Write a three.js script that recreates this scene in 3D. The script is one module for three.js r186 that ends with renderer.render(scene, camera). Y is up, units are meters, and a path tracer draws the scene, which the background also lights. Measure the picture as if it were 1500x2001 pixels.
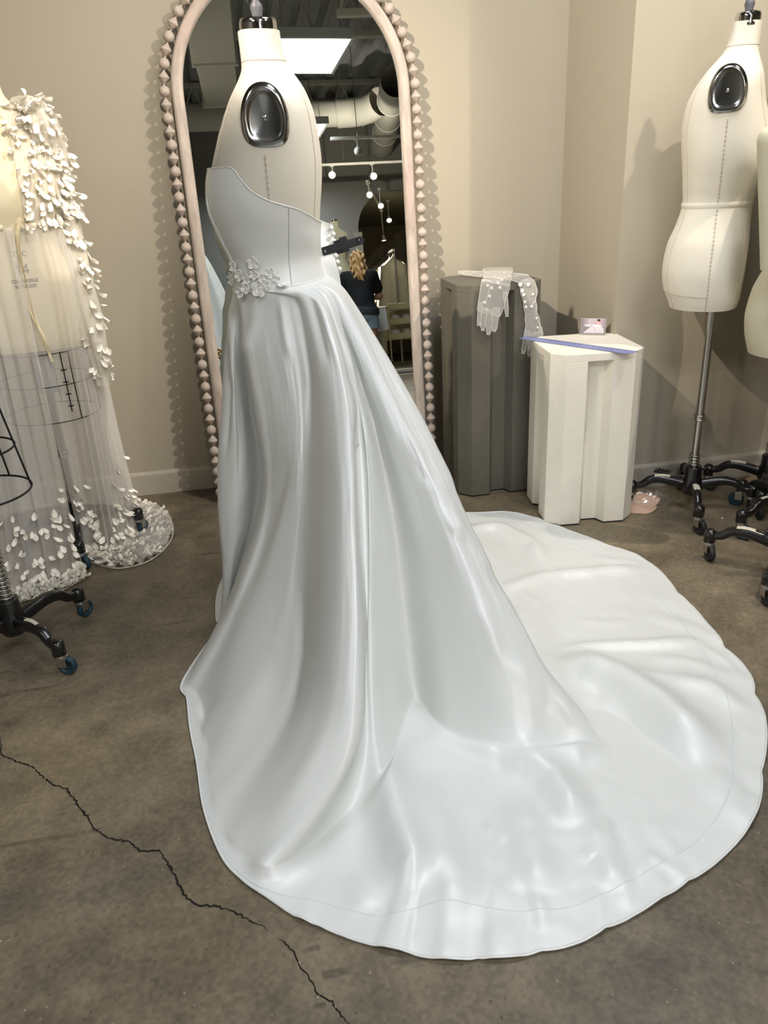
import * as THREE from 'three';
import { mergeGeometries, mergeVertices, toCreasedNormals } from 'three/addons/utils/BufferGeometryUtils.js';
import { RoundedBoxGeometry } from 'three/addons/geometries/RoundedBoxGeometry.js';
import { TextGeometry } from 'three/addons/geometries/TextGeometry.js';
import { FontLoader } from 'three/addons/loaders/FontLoader.js';
import { MarchingCubes } from 'three/addons/objects/MarchingCubes.js';
import { RectAreaLightUniformsLib } from 'three/addons/lights/RectAreaLightUniformsLib.js';
RectAreaLightUniformsLib.init();

// ---------------------------------------------------------------- camera, light levels, exposure
const W = 1500, H = 2001, FOCAL = 1503, EYE = 1.2;
const PITCH = 23.343, ROLL = -2.963, YAW = 9.23;
const scene = new THREE.Scene();
scene.background = new THREE.Color(0x000000);
const camera = new THREE.PerspectiveCamera(2 * Math.atan(H / 2 / FOCAL) * 180 / Math.PI, W / H, 0.05, 60);
const rad = (d) => d * Math.PI / 180;
const turnY = (v, a) => { const c = Math.cos(a), s = Math.sin(a); return new THREE.Vector3(c * v.x - s * v.z, v.y, s * v.x + c * v.z); };
const fw0 = new THREE.Vector3(0, -Math.sin(rad(PITCH)), -Math.cos(rad(PITCH))), up0 = new THREE.Vector3(0, Math.cos(rad(PITCH)), -Math.sin(rad(PITCH)));
const rt0 = new THREE.Vector3(1, 0, 0), cr = Math.cos(rad(ROLL)), sr = Math.sin(rad(ROLL));
const RT = turnY(rt0.clone().multiplyScalar(cr).addScaledVector(up0, sr), rad(YAW));
const UP = turnY(up0.clone().multiplyScalar(cr).addScaledVector(rt0, -sr), rad(YAW));
const FW = turnY(fw0, rad(YAW));
camera.position.set(0, EYE, 0);
camera.quaternion.setFromRotationMatrix(new THREE.Matrix4().makeBasis(RT, UP, FW.clone().negate()));
scene.add(camera);

const renderer = new THREE.WebGLRenderer({ antialias: true });
renderer.toneMapping = THREE.LinearToneMapping;
renderer.toneMappingExposure = 0.9;
renderer.shadowMap.enabled = true;
const PANEL = 24, PANEL_COLOR = 0xf4f8ff;          // ceiling troffers
const SPOT = 10, SPOT_COLOR = 0xfff0de;             // track heads on the walls

// ---------------------------------------------------------------- helpers
const V = (x, y, z) => new THREE.Vector3(x, y, z);
let seed = 7;
const rnd = () => { seed = (seed + 0x6d2b79f5) | 0; let t = Math.imul(seed ^ (seed >>> 15), 1 | seed); t = (t + Math.imul(t ^ (t >>> 7), 61 | t)) ^ t; return ((t ^ (t >>> 14)) >>> 0) / 4294967296; };
const rr = (a, b) => a + (b - a) * rnd();
const ray = (x, y) => FW.clone().addScaledVector(RT, (x - W / 2) / FOCAL).addScaledVector(UP, -(y - H / 2) / FOCAL);
const onFloor = (x, y, h = 0) => { const d = ray(x, y); return V(0, EYE, 0).addScaledVector(d, (h - EYE) / d.y); };
const atDepth = (x, y, t) => V(0, EYE, 0).addScaledVector(ray(x, y), t);
const depthOf = (p) => p.clone().sub(camera.position).dot(FW);
const clamp = THREE.MathUtils.clamp, lerp = THREE.MathUtils.lerp, sstep = THREE.MathUtils.smoothstep;

const used = new Map();
const numbered = (n) => { const k = used.get(n) || 0; used.set(n, k + 1); return k ? n + '_' + String(k).padStart(3, '0') : n; };
function tag(o, label, category, group, kind) { if (label) o.userData.label = label; if (category) o.userData.category = category; if (group) o.userData.group = group; if (kind) o.userData.kind = kind; return o; }
function thing(name, label, category, pos = [0, 0, 0], turn = 0, group) {
  const o = new THREE.Group(); o.name = numbered(name); o.position.set(...pos); o.rotation.y = turn; scene.add(o); return tag(o, label, category, group);
}
function part(name, geo, mat, parent, pos, label) {
  const m = new THREE.Mesh(geo, mat); m.name = numbered(name); if (pos) m.position.set(...pos); m.castShadow = m.receiveShadow = true; (parent || scene).add(m); if (label) m.userData.label = label; return m;
}
function struct(name, geo, mat, parent, pos) { const m = part(name, geo, mat, parent, pos); if (!parent) m.userData.kind = 'structure'; return m; }
const clean = (g) => { const n = g.index ? g.toNonIndexed() : g; for (const k of Object.keys(n.attributes)) if (!['position', 'normal', 'uv'].includes(k)) n.deleteAttribute(k); return n; };
const merge = (list) => mergeGeometries(list.map(clean));
const box = (w, h, d, x = 0, y = 0, z = 0) => new THREE.BoxGeometry(w, h, d).translate(x, y, z);
const rbox = (w, h, d, r, x = 0, y = 0, z = 0, s = 2) => new RoundedBoxGeometry(w, h, d, s, r).translate(x, y, z);
const cyl = (r0, r1, h, x = 0, y = 0, z = 0, n = 24) => new THREE.CylinderGeometry(r0, r1, h, n).translate(x, y, z);
const lathe = (pts, n = 32) => new THREE.LatheGeometry(pts.map((p) => new THREE.Vector2(p[0], p[1])), n);
const tube = (pts, r, seg = 24, n = 8, closed = false) => new THREE.TubeGeometry(new THREE.CatmullRomCurve3(pts.map((p) => (p.isVector3 ? p : V(...p))), closed), seg, r, n, closed);
function sheet(nu, nv, fn, wrap = false) {       // fn(u, v) -> Vector3; nu x nv cells
  const pos = [], uv = [], idx = [];
  for (let j = 0; j <= nv; j++) for (let i = 0; i <= nu; i++) { const p = fn(i / nu, j / nv); pos.push(p.x, p.y, p.z); uv.push(i / nu, j / nv); }
  for (let j = 0; j < nv; j++) for (let i = 0; i < nu; i++) { const a = j * (nu + 1) + i, b = a + 1, c = a + nu + 1, d = c + 1; idx.push(a, c, b, b, c, d); }
  const g = new THREE.BufferGeometry();
  g.setAttribute('position', new THREE.Float32BufferAttribute(pos, 3)); g.setAttribute('uv', new THREE.Float32BufferAttribute(uv, 2)); g.setIndex(idx); g.computeVertexNormals();
  if (wrap) { const n = g.attributes.normal; for (let j = 0; j <= nv; j++) { const a = j * (nu + 1), b = a + nu, m = V(n.getX(a) + n.getX(b), n.getY(a) + n.getY(b), n.getZ(a) + n.getZ(b)).normalize(); n.setXYZ(a, m.x, m.y, m.z); n.setXYZ(b, m.x, m.y, m.z); } }
  return g;
}
const cm = (a, b, c, d, t) => 0.5 * (2 * b + (c - a) * t + (2 * a - 5 * b + 4 * c - d) * t * t + (3 * b - a - 3 * c + d) * t * t * t);
function table(rows, y) {       // rows sorted by first entry descending; smooth interpolation of the others
  let k = 0; while (k < rows.length - 2 && y < rows[k + 1][0]) k++;
  const t = clamp((rows[k][0] - y) / (rows[k][0] - rows[k + 1][0]), 0, 1), A = rows[Math.max(0, k - 1)], B = rows[k], C = rows[k + 1], D = rows[Math.min(rows.length - 1, k + 2)];
  return B.slice(1).map((_, i) => cm(A[i + 1], B[i + 1], C[i + 1], D[i + 1], t));
}
// value noise
const hash2 = (x, y) => { let h = Math.imul(x, 374761393) + Math.imul(y, 668265263); h = Math.imul(h ^ (h >>> 13), 1274126177); return ((h ^ (h >>> 16)) >>> 0) / 4294967296; };
function vnoise(x, y, p = 0) { const x0 = Math.floor(x), y0 = Math.floor(y), fx = x - x0, fy = y - y0, s = fx * fx * (3 - 2 * fx), t = fy * fy * (3 - 2 * fy), m = (a) => (p ? ((a % p) + p) % p : a); return lerp(lerp(hash2(m(x0), m(y0)), hash2(m(x0 + 1), m(y0)), s), lerp(hash2(m(x0), m(y0 + 1)), hash2(m(x0 + 1), m(y0 + 1)), s), t); }
function fbm(x, y, o = 4, p = 0) { let a = 0.5, v = 0, n = 0; for (let i = 0; i < o; i++) { v += a * vnoise(x, y, p); n += a; a *= 0.5; x *= 2; y *= 2; p *= 2; } return v / n; }
function texture(size, fn, srgb = true) {
  const d = new Uint8Array(size * size * 4);
  for (let y = 0; y < size; y++) for (let x = 0; x < size; x++) { const c = fn(x / size, y / size), i = (y * size + x) * 4; d[i] = clamp(c[0], 0, 255); d[i + 1] = clamp(c[1], 0, 255); d[i + 2] = clamp(c[2], 0, 255); d[i + 3] = 255; }
  const t = new THREE.DataTexture(d, size, size); t.magFilter = THREE.LinearFilter; t.minFilter = THREE.LinearMipmapLinearFilter; t.wrapS = t.wrapT = THREE.RepeatWrapping; if (srgb) t.colorSpace = THREE.SRGBColorSpace; t.needsUpdate = true; return t;
}
const std = (color, roughness = 0.7, metalness = 0, more = {}) => new THREE.MeshStandardMaterial({ color, roughness, metalness, ...more });
const phys = (color, roughness, more = {}) => new THREE.MeshPhysicalMaterial({ color, roughness, ...more });
function boxUV(g, s = 1) {      // uv in metres by the dominant axis
  const p = g.attributes.position, n = g.attributes.normal, uv = new Float32Array(p.count * 2);
  for (let i = 0; i < p.count; i++) { const ax = Math.abs(n.getX(i)), ay = Math.abs(n.getY(i)), az = Math.abs(n.getZ(i)); const [u, v] = ay > ax && ay > az ? [p.getX(i), p.getZ(i)] : ax > az ? [p.getZ(i), p.getY(i)] : [p.getX(i), p.getY(i)]; uv[2 * i] = u * s; uv[2 * i + 1] = v * s; }
  g.setAttribute('uv', new THREE.BufferAttribute(uv, 2)); return g;
}

// ---------------------------------------------------------------- shared materials
const M = {
  wall: std(0x9f9887, 0.85),
  trim: std(0xa8a193, 0.6),
  linen: std(0xd0cbbc, 0.9),
  seam: std(0xb5aa99, 0.9),
  chrome: std(0xd0d0d0, 0.07, 1),
  darkChrome: std(0x9fa09e, 0.16, 1),
  steel: std(0xb9b6b0, 0.28, 1),
  black: phys(0x0b0b0c, 0.28, { clearcoat: 0.5, clearcoatRoughness: 0.2 }),
  rubber: std(0x151515, 0.6),
  blue: std(0x12333f, 0.5),
  finial: std(0x55565a, 0.5),
  wire: std(0x0c0c0c, 0.5, 0.3),
  sticker: std(0xc9c2ac, 0.7),
  satin: phys(0xdadcd8, 0.42, { ior: 1.8, side: THREE.DoubleSide }),
  whiteDuct: std(0xd8d6cc, 0.6),
};
// ---------------------------------------------------------------- the room
const Z_BACK = -3.237, Z_RIGHT = -2.694, X_RET = 1.335, X_L = -2.6, X_R = 5.6, Z_FAR = 12.5, Y_DECK = 4.0;
const concrete = (() => {
  const S = 2048;
  return texture(S, (u, v) => {
    const big = fbm(u * 6, v * 6, 4, 6), mid = fbm(u * 40 + 9, v * 40, 4, 40), fine = fbm(u * 400, v * 400, 2, 400), streak = fbm(u * 14, v * 120, 3, 0);
    let g = 0.83 + 0.30 * (big - 0.5) + 0.34 * (mid - 0.5) + 0.22 * (fine - 0.5);
    const stain = sstep(fbm(u * 10 + 3.3, v * 10 + 1.7, 3, 10), 0.62, 0.8); g -= 0.12 * stain;
    const scuff = sstep(streak, 0.70, 0.84) * sstep(mid, 0.45, 0.7); g -= 0.22 * scuff;
    const sp = hash2(Math.floor(u * S / 2), Math.floor(v * S / 2)); if (sp > 0.9992) g += 0.35; if (sp < 0.0012) g -= 0.25;
    const w = (big - 0.5) * 10 - stain * 6;
    return [(134 + w) * g, (121 + w * 0.6) * g, (98 - w * 0.3) * g];
  });
})();
concrete.repeat.set(1 / 3.1, 1 / 3.1);
const concreteRough = texture(512, (u, v) => { const c = 255 * (0.52 + 0.35 * (fbm(u * 12, v * 12, 4, 12) - 0.5)); return [c, c, c]; }, false); concreteRough.repeat.set(1 / 2.3, 1 / 2.3);
const floorMat = std(0xffffff, 1, 0, { map: concrete, roughnessMap: concreteRough });
const floor = struct('floor', boxUV(box(X_R - X_L, 0.1, Z_FAR + 3.5, (X_R + X_L) / 2, -0.05, (Z_FAR - 3.5) / 2)), floorMat);
// the cracks: dark ragged slits with pale crumbs on their lips
function crack(pts, w, name = 'crack') {
  const path = pts.map((p) => onFloor(...p)), dense = [];
  for (let i = 0; i < path.length - 1; i++) { const n = Math.max(2, Math.round(path[i].distanceTo(path[i + 1]) / 0.006)); for (let k = 0; k < n; k++) { const p = path[i].clone().lerp(path[i + 1], k / n); p.x += rr(-0.0022, 0.0022); p.z += rr(-0.0022, 0.0022); dense.push(p); } }
  const g = sheet(1, dense.length - 1, (u, v) => { const i = Math.round(v * (dense.length - 1)), p = dense[i], q = dense[Math.min(dense.length - 1, i + 1)], o = dense[Math.max(0, i - 1)], d = q.clone().sub(o).normalize(); const ww = w * (0.35 + 1.1 * hash2(i >> 1, 17 + Math.round(u))) * Math.min(1, Math.min(v, 1 - v) * 12 + 0.2); return V(p.x + d.z * (u - 0.5) * ww, 0.0006, p.z - d.x * (u - 0.5) * ww); });
  part(name, g, std(0x17130e, 1, 0, { side: THREE.DoubleSide }), floor);
  const bits = []; for (let i = 4; i < dense.length; i += 3) if (rnd() < 0.4) { const s = rr(0.0008, 0.0022); bits.push(new THREE.IcosahedronGeometry(s, 0).translate(dense[i].x + rr(-1, 1) * w, s * 0.5, dense[i].z + rr(-1, 1) * w)); }
  if (bits.length) part('concrete_crumbs', merge(bits), std(0xa9a08c, 0.9), floor).userData.kind = 'stuff';
}
crack([[0, 1440], [4, 1475], [30, 1487], [65, 1500], [85, 1520], [105, 1535], [130, 1540], [150, 1570], [172, 1598], [180, 1618], [215, 1638], [250, 1645], [275, 1662], [310, 1662], [330, 1690], [345, 1722], [362, 1752], [385, 1768], [430, 1772], [470, 1790], [505, 1806], [530, 1822]], 0.0042);
crack([[545, 1836], [575, 1862], [590, 1890], [608, 1920], [625, 1945], [648, 1960], [668, 1985], [690, 2010]], 0.003);
crack([[1170, 1186], [1230, 1192], [1270, 1200], [1330, 1204]], 0.0018);
crack([[1384, 934], [1410, 931], [1452, 925]], 0.003);
const debris = []; for (let i = 0; i < 46; i++) { const p = onFloor(rr(0, 1500), rr(1120, 2000)), s = rr(0.0006, 0.0018); debris.push(new THREE.IcosahedronGeometry(s, 0).translate(p.x, s * 0.6, p.z)); }
part('floor_specks', merge(debris), std(0xbdb6a6, 0.9), floor).userData.kind = 'stuff';
{ const p = onFloor(1411, 1013); part('paper_scrap', rbox(0.008, 0.002, 0.006, 0.0008).rotateY(0.5), std(0xe5e0d5, 0.8), floor, [p.x, 0.0015, p.z]); }

const wallGeo = (w, h, d, x, y, z) => boxUV(box(w, h, d, x, y, z));
struct('wall_back', wallGeo(X_RET - X_L + 0.3, Y_DECK, 0.12, (X_RET + X_L) / 2 + 0.1, Y_DECK / 2, Z_BACK - 0.06), M.wall);
struct('wall_return', wallGeo(0.12, Y_DECK, 0.7, X_RET + 0.06, Y_DECK / 2, Z_RIGHT - 0.35), M.wall);
struct('wall_back_right', wallGeo(X_R - X_RET - 0.12, Y_DECK, 0.12, (X_R + X_RET + 0.12) / 2, Y_DECK / 2, Z_RIGHT - 0.06), M.wall);
struct('wall_left', wallGeo(0.12, Y_DECK, Z_FAR + 3.5, X_L - 0.06, Y_DECK / 2, (Z_FAR - 3.4) / 2), M.wall);
struct('wall_right', wallGeo(0.12, Y_DECK, Z_FAR + 3.5, X_R + 0.06, Y_DECK / 2, (Z_FAR - 3.4) / 2), M.wall);
struct('wall_far', wallGeo(X_R - X_L, Y_DECK, 0.12, (X_R + X_L) / 2, Y_DECK / 2, Z_FAR + 0.06), std(0xb0a896, 0.85));
function baseboard(name, L, x, z, turn) { const g = new THREE.ExtrudeGeometry(new THREE.Shape([[0, 0], [0.014, 0], [0.014, 0.088], [0.011, 0.095], [0.004, 0.1], [0, 0.1]].map((p) => new THREE.Vector2(...p))), { depth: L, bevelEnabled: false }); struct(name, g, M.trim, null, [x, 0, z]).rotation.y = turn; }
baseboard('baseboard_back', X_RET - X_L, X_RET, Z_BACK, -Math.PI / 2);
baseboard('baseboard_right', X_R - X_RET + 0.014, X_R, Z_RIGHT, -Math.PI / 2);
baseboard('baseboard_return', Z_RIGHT - Z_BACK, X_RET, Z_RIGHT, Math.PI);
// exposed corrugated deck
const deckPts = []; for (let x = X_L - 0.1; x < X_R + 0.2; x += 0.3) deckPts.push([x, 0], [x + 0.1, 0], [x + 0.14, 0.1], [x + 0.26, 0.1]);
const deckShape = new THREE.Shape(); deckPts.forEach((p, i) => (i ? deckShape.lineTo(...p) : deckShape.moveTo(...p))); deckShape.lineTo(X_R + 0.5, 0.16); deckShape.lineTo(X_L - 0.1, 0.16);
struct('ceiling', new THREE.ExtrudeGeometry(deckShape, { depth: Z_FAR + 3.6, bevelEnabled: false }).translate(0, Y_DECK, -3.4), std(0xb9bcbe, 0.7));
// partition with a soft-cornered opening, seen only in the mirror
const PZ = 6.1, JX = 2.25;
const ps = new THREE.Shape([[X_L, 0], [JX, 0], [JX, 2.15]].map((p) => new THREE.Vector2(...p)));
ps.quadraticCurveTo(JX + 0.03, 2.55, JX + 0.45, 2.68); ps.lineTo(X_R, 2.74); ps.lineTo(X_R, Y_DECK); ps.lineTo(X_L, Y_DECK);
struct('wall_partition', new THREE.ExtrudeGeometry(ps, { depth: 0.14, bevelEnabled: false }).translate(0, 0, PZ), std(0x8f8d88, 0.85));
struct('trim_1', merge([rbox(0.05, 2.1, 0.19, 0.006, JX + 0.026, 1.05, PZ + 0.07), rbox(0.07, 2.1, 0.02, 0.004, JX - 0.035, 1.05, PZ - 0.01)]), std(0xa49c8c, 0.6));
// low dropped ceiling and darker end of the far room
struct('ceiling_far', box(X_R - JX + 0.4, 0.08, Z_FAR - PZ - 0.3, (X_R + JX) / 2, 3.0, (Z_FAR + PZ) / 2 + 0.2), std(0xa09d92, 0.9));

// ---------------------------------------------------------------- lamps
function troffer(label, x, y, z, w, d, turn, power = PANEL) {
  const t = thing('ceiling_light', label, 'light', [x, y, z], turn);
  part('frame', merge([box(w + 0.05, 0.05, 0.025, 0, 0.015, d / 2 + 0.0125), box(w + 0.05, 0.05, 0.025, 0, 0.015, -d / 2 - 0.0125), box(0.025, 0.05, d, w / 2 + 0.0125, 0.015, 0), box(0.025, 0.05, d, -w / 2 - 0.0125, 0.015, 0), box(w + 0.05, 0.02, d + 0.05, 0, 0.05, 0)]), std(0xc7cdd0, 0.5), t);
  part('glowing_diffuser', new THREE.PlaneGeometry(w, d).rotateX(Math.PI / 2).translate(0, 0.018, 0), std(0xffffff, 0.6, 0, { emissive: PANEL_COLOR, emissiveIntensity: 2.2 }), t);
  const wire = cyl(0.003, 0.003, Y_DECK - y - 0.06, 0, (Y_DECK - y) / 2 + 0.03, 0, 6); for (const sx of [-1, 1]) for (const sz of [-1, 1]) part('suspension_wire', wire, M.steel, t, [sx * w * 0.4, 0, sz * d * 0.4]);
  const L = new THREE.RectAreaLight(PANEL_COLOR, power, w, d); L.name = 'panel_glow'; L.position.set(0, 0.008, 0); L.rotation.x = -Math.PI / 2; t.add(L);
  return t;
}
troffer('large square white ceiling panel light hanging nearest the arched mirror', 0.87, 2.8, 0.52, 0.56, 0.78, -0.05, PANEL * 1.6);
troffer('small bright ceiling panel light seen low in the mirror beside the dress form shoulder', 1.03, 2.8, 2.83, 0.56, 0.56, -0.03, PANEL * 1.7);
troffer('square white ceiling panel light over the gown, in front of the mirror', 0.95, 2.8, -1.8, 0.56, 0.78, -0.05, PANEL * 0.85);
troffer('square white ceiling panel light over the left of the front room', -1.5, 2.8, 0.3, 0.56, 0.78, -0.05, PANEL * 0.9);
troffer('square white ceiling panel light deepest in the front room', 1.1, 2.8, 5.2, 0.56, 0.56, -0.03, PANEL * 1.7);
const canShape = lathe([[0, 0], [0.018, 0], [0.022, 0.01], [0.024, 0.05], [0.045, 0.085], [0.047, 0.1], [0.043, 0.1], [0.04, 0.088], [0.0, 0.08]], 24);
function spot(label, head, aim, railY, power, cone = 34, shadow = 0.7) {
  const t = thing('track_spotlight', label, 'spotlight', head);
  const d = V(...aim).sub(V(...head)).normalize(), q = new THREE.Quaternion().setFromUnitVectors(V(0, 1, 0), d);
  part('lamp_can', canShape, M.whiteDuct, t).quaternion.copy(q);
  const f = part('glowing_bulb', new THREE.SphereGeometry(0.036, 8, 3, 0, Math.PI * 2, 0, Math.PI / 2).scale(1, 0.35, 1), std(0xffffff, 0.4, 0, { emissive: SPOT_COLOR, emissiveIntensity: 5 }), t); f.quaternion.copy(q); f.position.copy(d).multiplyScalar(0.092);
  part('stem', merge([tube([[0, 0, 0], [0.004, 0.03, 0], [0, railY - head[1]]].map((p) => V(p[0], p[1], p[2] || 0)), 0.006, 12, 8), rbox(0.05, 0.03, 0.03, 0.004, 0, railY - head[1] - 0.012, 0)]), M.whiteDuct, t);
  const L = new THREE.SpotLight(SPOT_COLOR, power, 0, rad(cone), 0.6); L.name = 'spot_glow'; L.position.copy(d).multiplyScalar(0.12); L.castShadow = true; L.shadow.radius = shadow;
  L.target.position.copy(d).multiplyScalar(2); t.add(L); t.add(L.target); L.target.name = 'spot_aim';
  return t;
}
function rail(label, x0, x1, y, z, turn = 0) {
  const t = thing('lighting_track', label, 'track', [(x0 + x1) / 2, y, z], turn);
  part('rail', rbox(x1 - x0, 0.03, 0.035, 0.004), M.whiteDuct, t);
  for (const k of [-0.35, 0.3]) part('hanger', cyl(0.004, 0.004, Y_DECK - y, (x1 - x0) * k, (Y_DECK - y) / 2, 0, 8), M.steel, t);
  return t;
}
// ---------------------------------------------------------------- arched mirror with a beaded wooden frame
const mirror = thing('arched_mirror', 'tall arched floor mirror with a whitewashed wooden frame edged in round and pointed beads', 'mirror', [0.2672, 0.0, -3.0482]);
mirror.quaternion.setFromRotationMatrix(new THREE.Matrix4().makeBasis(V(0.9998, 0, -0.021).normalize(), V(-0.0018, 0.9962, -0.0871).normalize(), V(0.0209, 0.0872, 0.996).normalize()));
{
  const w = 0.4117, vs = 1.5095, y0 = 0.024;
  const wood = std(0xffffff, 0.75, 0, { map: texture(512, (u, v) => { const g = 0.95 + 0.12 * (fbm(u * 6, v * 16, 4, 6) - 0.5) + 0.2 * (fbm(u * 30, v * 30, 3, 30) - 0.5); const r = sstep(fbm(u * 5 + 7, v * 5, 3, 5), 0.5, 0.72); return [(184 - 6 * r) * g, (172 - 10 * r) * g, (160 - 9 * r) * g]; }) });
  const path = (t, off) => {          // t in metres from the left foot
    const R = w + off, s = vs - y0, arc = Math.PI * R;
    if (t < s) return V(-R, y0 + t, 0); if (t < s + arc) { const a = Math.PI - (t - s) / R; return V(R * Math.cos(a), vs + R * Math.sin(a), 0); } return V(R, vs - (t - s - arc), 0);
  };
  const total = (off) => 2 * (vs - y0) + Math.PI * (w + off);
  const prof = (a) => [0.021 * Math.sign(Math.cos(a)) * Math.pow(Math.abs(Math.cos(a)), 0.75), 0.02 * Math.sign(Math.sin(a)) * Math.pow(Math.abs(Math.sin(a)), 0.75)];
  const T0 = total(0), frameGeo = sheet(20, 220, (u, v) => { const t = v * T0, p = path(t, 0), q = path(Math.min(T0, t + 0.002), 0), o = path(Math.max(0, t - 0.002), 0), d = q.sub(o).normalize(), n = V(d.y, -d.x, 0), [a, b] = prof(-u * 2 * Math.PI); return p.addScaledVector(n, -a).add(V(0, 0, b)); }, true);
  { const uv = frameGeo.attributes.uv; for (let i = 0; i < uv.count; i++) uv.setXY(i, uv.getX(i) * 0.4, uv.getY(i) * 3); }
  part('frame', frameGeo, wood, mirror);
  part('bottom_rail', new THREE.CapsuleGeometry(0.02, 2 * w - 0.02, 4, 16).rotateZ(Math.PI / 2).translate(0, y0, 0), wood, mirror);
  const gs = new THREE.Shape(); gs.moveTo(-w, y0); gs.lineTo(w, y0); gs.lineTo(w, vs); gs.absarc(0, vs, w, 0, Math.PI, false); gs.lineTo(-w, y0);
  part('mirror_glass', new THREE.ExtrudeGeometry(gs, { depth: 0.004, bevelEnabled: false, curveSegments: 48 }).translate(0, 0, -0.004), std(0xd4dad6, 0.0, 1), mirror);
  part('back_board', new THREE.ExtrudeGeometry(gs, { depth: 0.012, bevelEnabled: false, curveSegments: 48 }).translate(0, 0, -0.018), std(0x8a7a66, 0.8), mirror);
  const offB = 0.044, TB = total(offB), pitch = 0.0436, n = Math.floor(TB / pitch);
  part('bead_rod', tube(Array.from({ length: 140 }, (_, i) => path(i / 139 * TB, offB)), 0.004, 260, 6), wood, mirror);
  const ball = new THREE.SphereGeometry(0.0192, 20, 14), cone = lathe([[0.0006, -0.021], [0.005, -0.0195], [0.0125, -0.011], [0.019, -0.0025], [0.0198, 0], [0.019, 0.0025], [0.0125, 0.011], [0.005, 0.0195], [0.0006, 0.021]], 16);
  for (let i = 0; i < n; i++) {
    const t = (i + 0.5) * pitch, p = path(t, offB), d = path(t + 0.001, offB).sub(path(t - 0.001, offB));
    const b = part('bead', i % 2 ? cone : ball, wood, mirror); b.position.copy(p); b.rotation.z = Math.atan2(d.y, d.x) - Math.PI / 2; b.rotation.order = 'ZYX'; b.rotation.y = rr(0, 6);
  }
}
// ---------------------------------------------------------------- dress forms
// rows: height under the neck top, front reach, back reach, half width
const FORM_ROWS = [[0, 0.034, 0.062, 0.048], [-0.04, 0.033, 0.066, 0.05], [-0.075, 0.034, 0.078, 0.057], [-0.1, 0.046, 0.096, 0.078], [-0.122, 0.060, 0.109, 0.115], [-0.142, 0.072, 0.117, 0.15], [-0.17, 0.086, 0.126, 0.169], [-0.21, 0.104, 0.132, 0.175], [-0.27, 0.126, 0.136, 0.172], [-0.32, 0.142, 0.133, 0.168], [-0.375, 0.145, 0.125, 0.16], [-0.44, 0.126, 0.117, 0.142], [-0.5, 0.108, 0.112, 0.128], [-0.56, 0.108, 0.126, 0.142], [-0.62, 0.111, 0.148, 0.166], [-0.7, 0.110, 0.157, 0.18], [-0.76, 0.108, 0.148, 0.178], [-0.8, 0.106, 0.13, 0.172], [-0.82, 0.1, 0.122, 0.166]];
function formPoint(rows, dy, a, grow = 0) {        // a = 0 at the form's left side, pi/2 in front
  const [f, b, w] = table(rows, dy), c = Math.cos(a), s = Math.sin(a), p = 0.82, k = (v) => Math.sign(v) * Math.pow(Math.abs(v), p);
  return V((w + grow) * k(c), dy, s > 0 ? (f + grow) * k(s) : (b + grow) * k(s));
}
const arcUV = (g, su, sv) => { const uv = g.attributes.uv; for (let i = 0; i < uv.count; i++) uv.setXY(i, uv.getX(i) * su, uv.getY(i) * sv); return g; };
const plateShape = (() => {        // rounded armhole plate, dished, about 0.106 x 0.136
  const n = 48; return sheet(n, 10, (u, v) => { const a = u * 2 * Math.PI, r = v; const ex = 0.053 * (1 - 0.18 * Math.max(0, Math.sin(a))) * Math.sign(Math.cos(a)) * Math.pow(Math.abs(Math.cos(a)), Math.sin(a) < 0 ? 0.62 : 0.86), ey = (Math.sin(a) < 0 ? 0.062 : 0.07) * Math.sign(Math.sin(a)) * Math.pow(Math.abs(Math.sin(a)), Math.sin(a) < 0 ? 0.66 : 0.82); const z = r < 0.8 ? 0.006 + 0.006 * r * r : 0.012 * Math.sqrt(Math.max(0, 1 - Math.pow((r - 0.8) / 0.2, 2))); return V(ex * r, ey * r, z); }, true);
})();
const boltShape = merge([new THREE.SphereGeometry(0.0055, 14, 8).scale(1, 1, 0.7), cyl(0.008, 0.008, 0.002).rotateX(Math.PI / 2)]);
const finialShape = lathe([[0.001, 0.125], [0.008, 0.118], [0.011, 0.108], [0.009, 0.098], [0.014, 0.09], [0.019, 0.072], [0.0195, 0.06], [0.015, 0.045], [0.009, 0.038], [0.0085, 0.034], [0.013, 0.028], [0.0145, 0.02], [0.012, 0.01], [0.011, 0]], 28);
const finialFlutes = (() => { const l = []; for (let i = 0; i < 12; i++) { const a = i / 12 * Math.PI * 2; l.push(tube([[0.0165, 0.088], [0.0205, 0.072], [0.021, 0.06], [0.0165, 0.046]].map(([r, y]) => V(r * Math.cos(a), y, r * Math.sin(a))), 0.0022, 8, 5)); } return merge(l); })();
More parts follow.
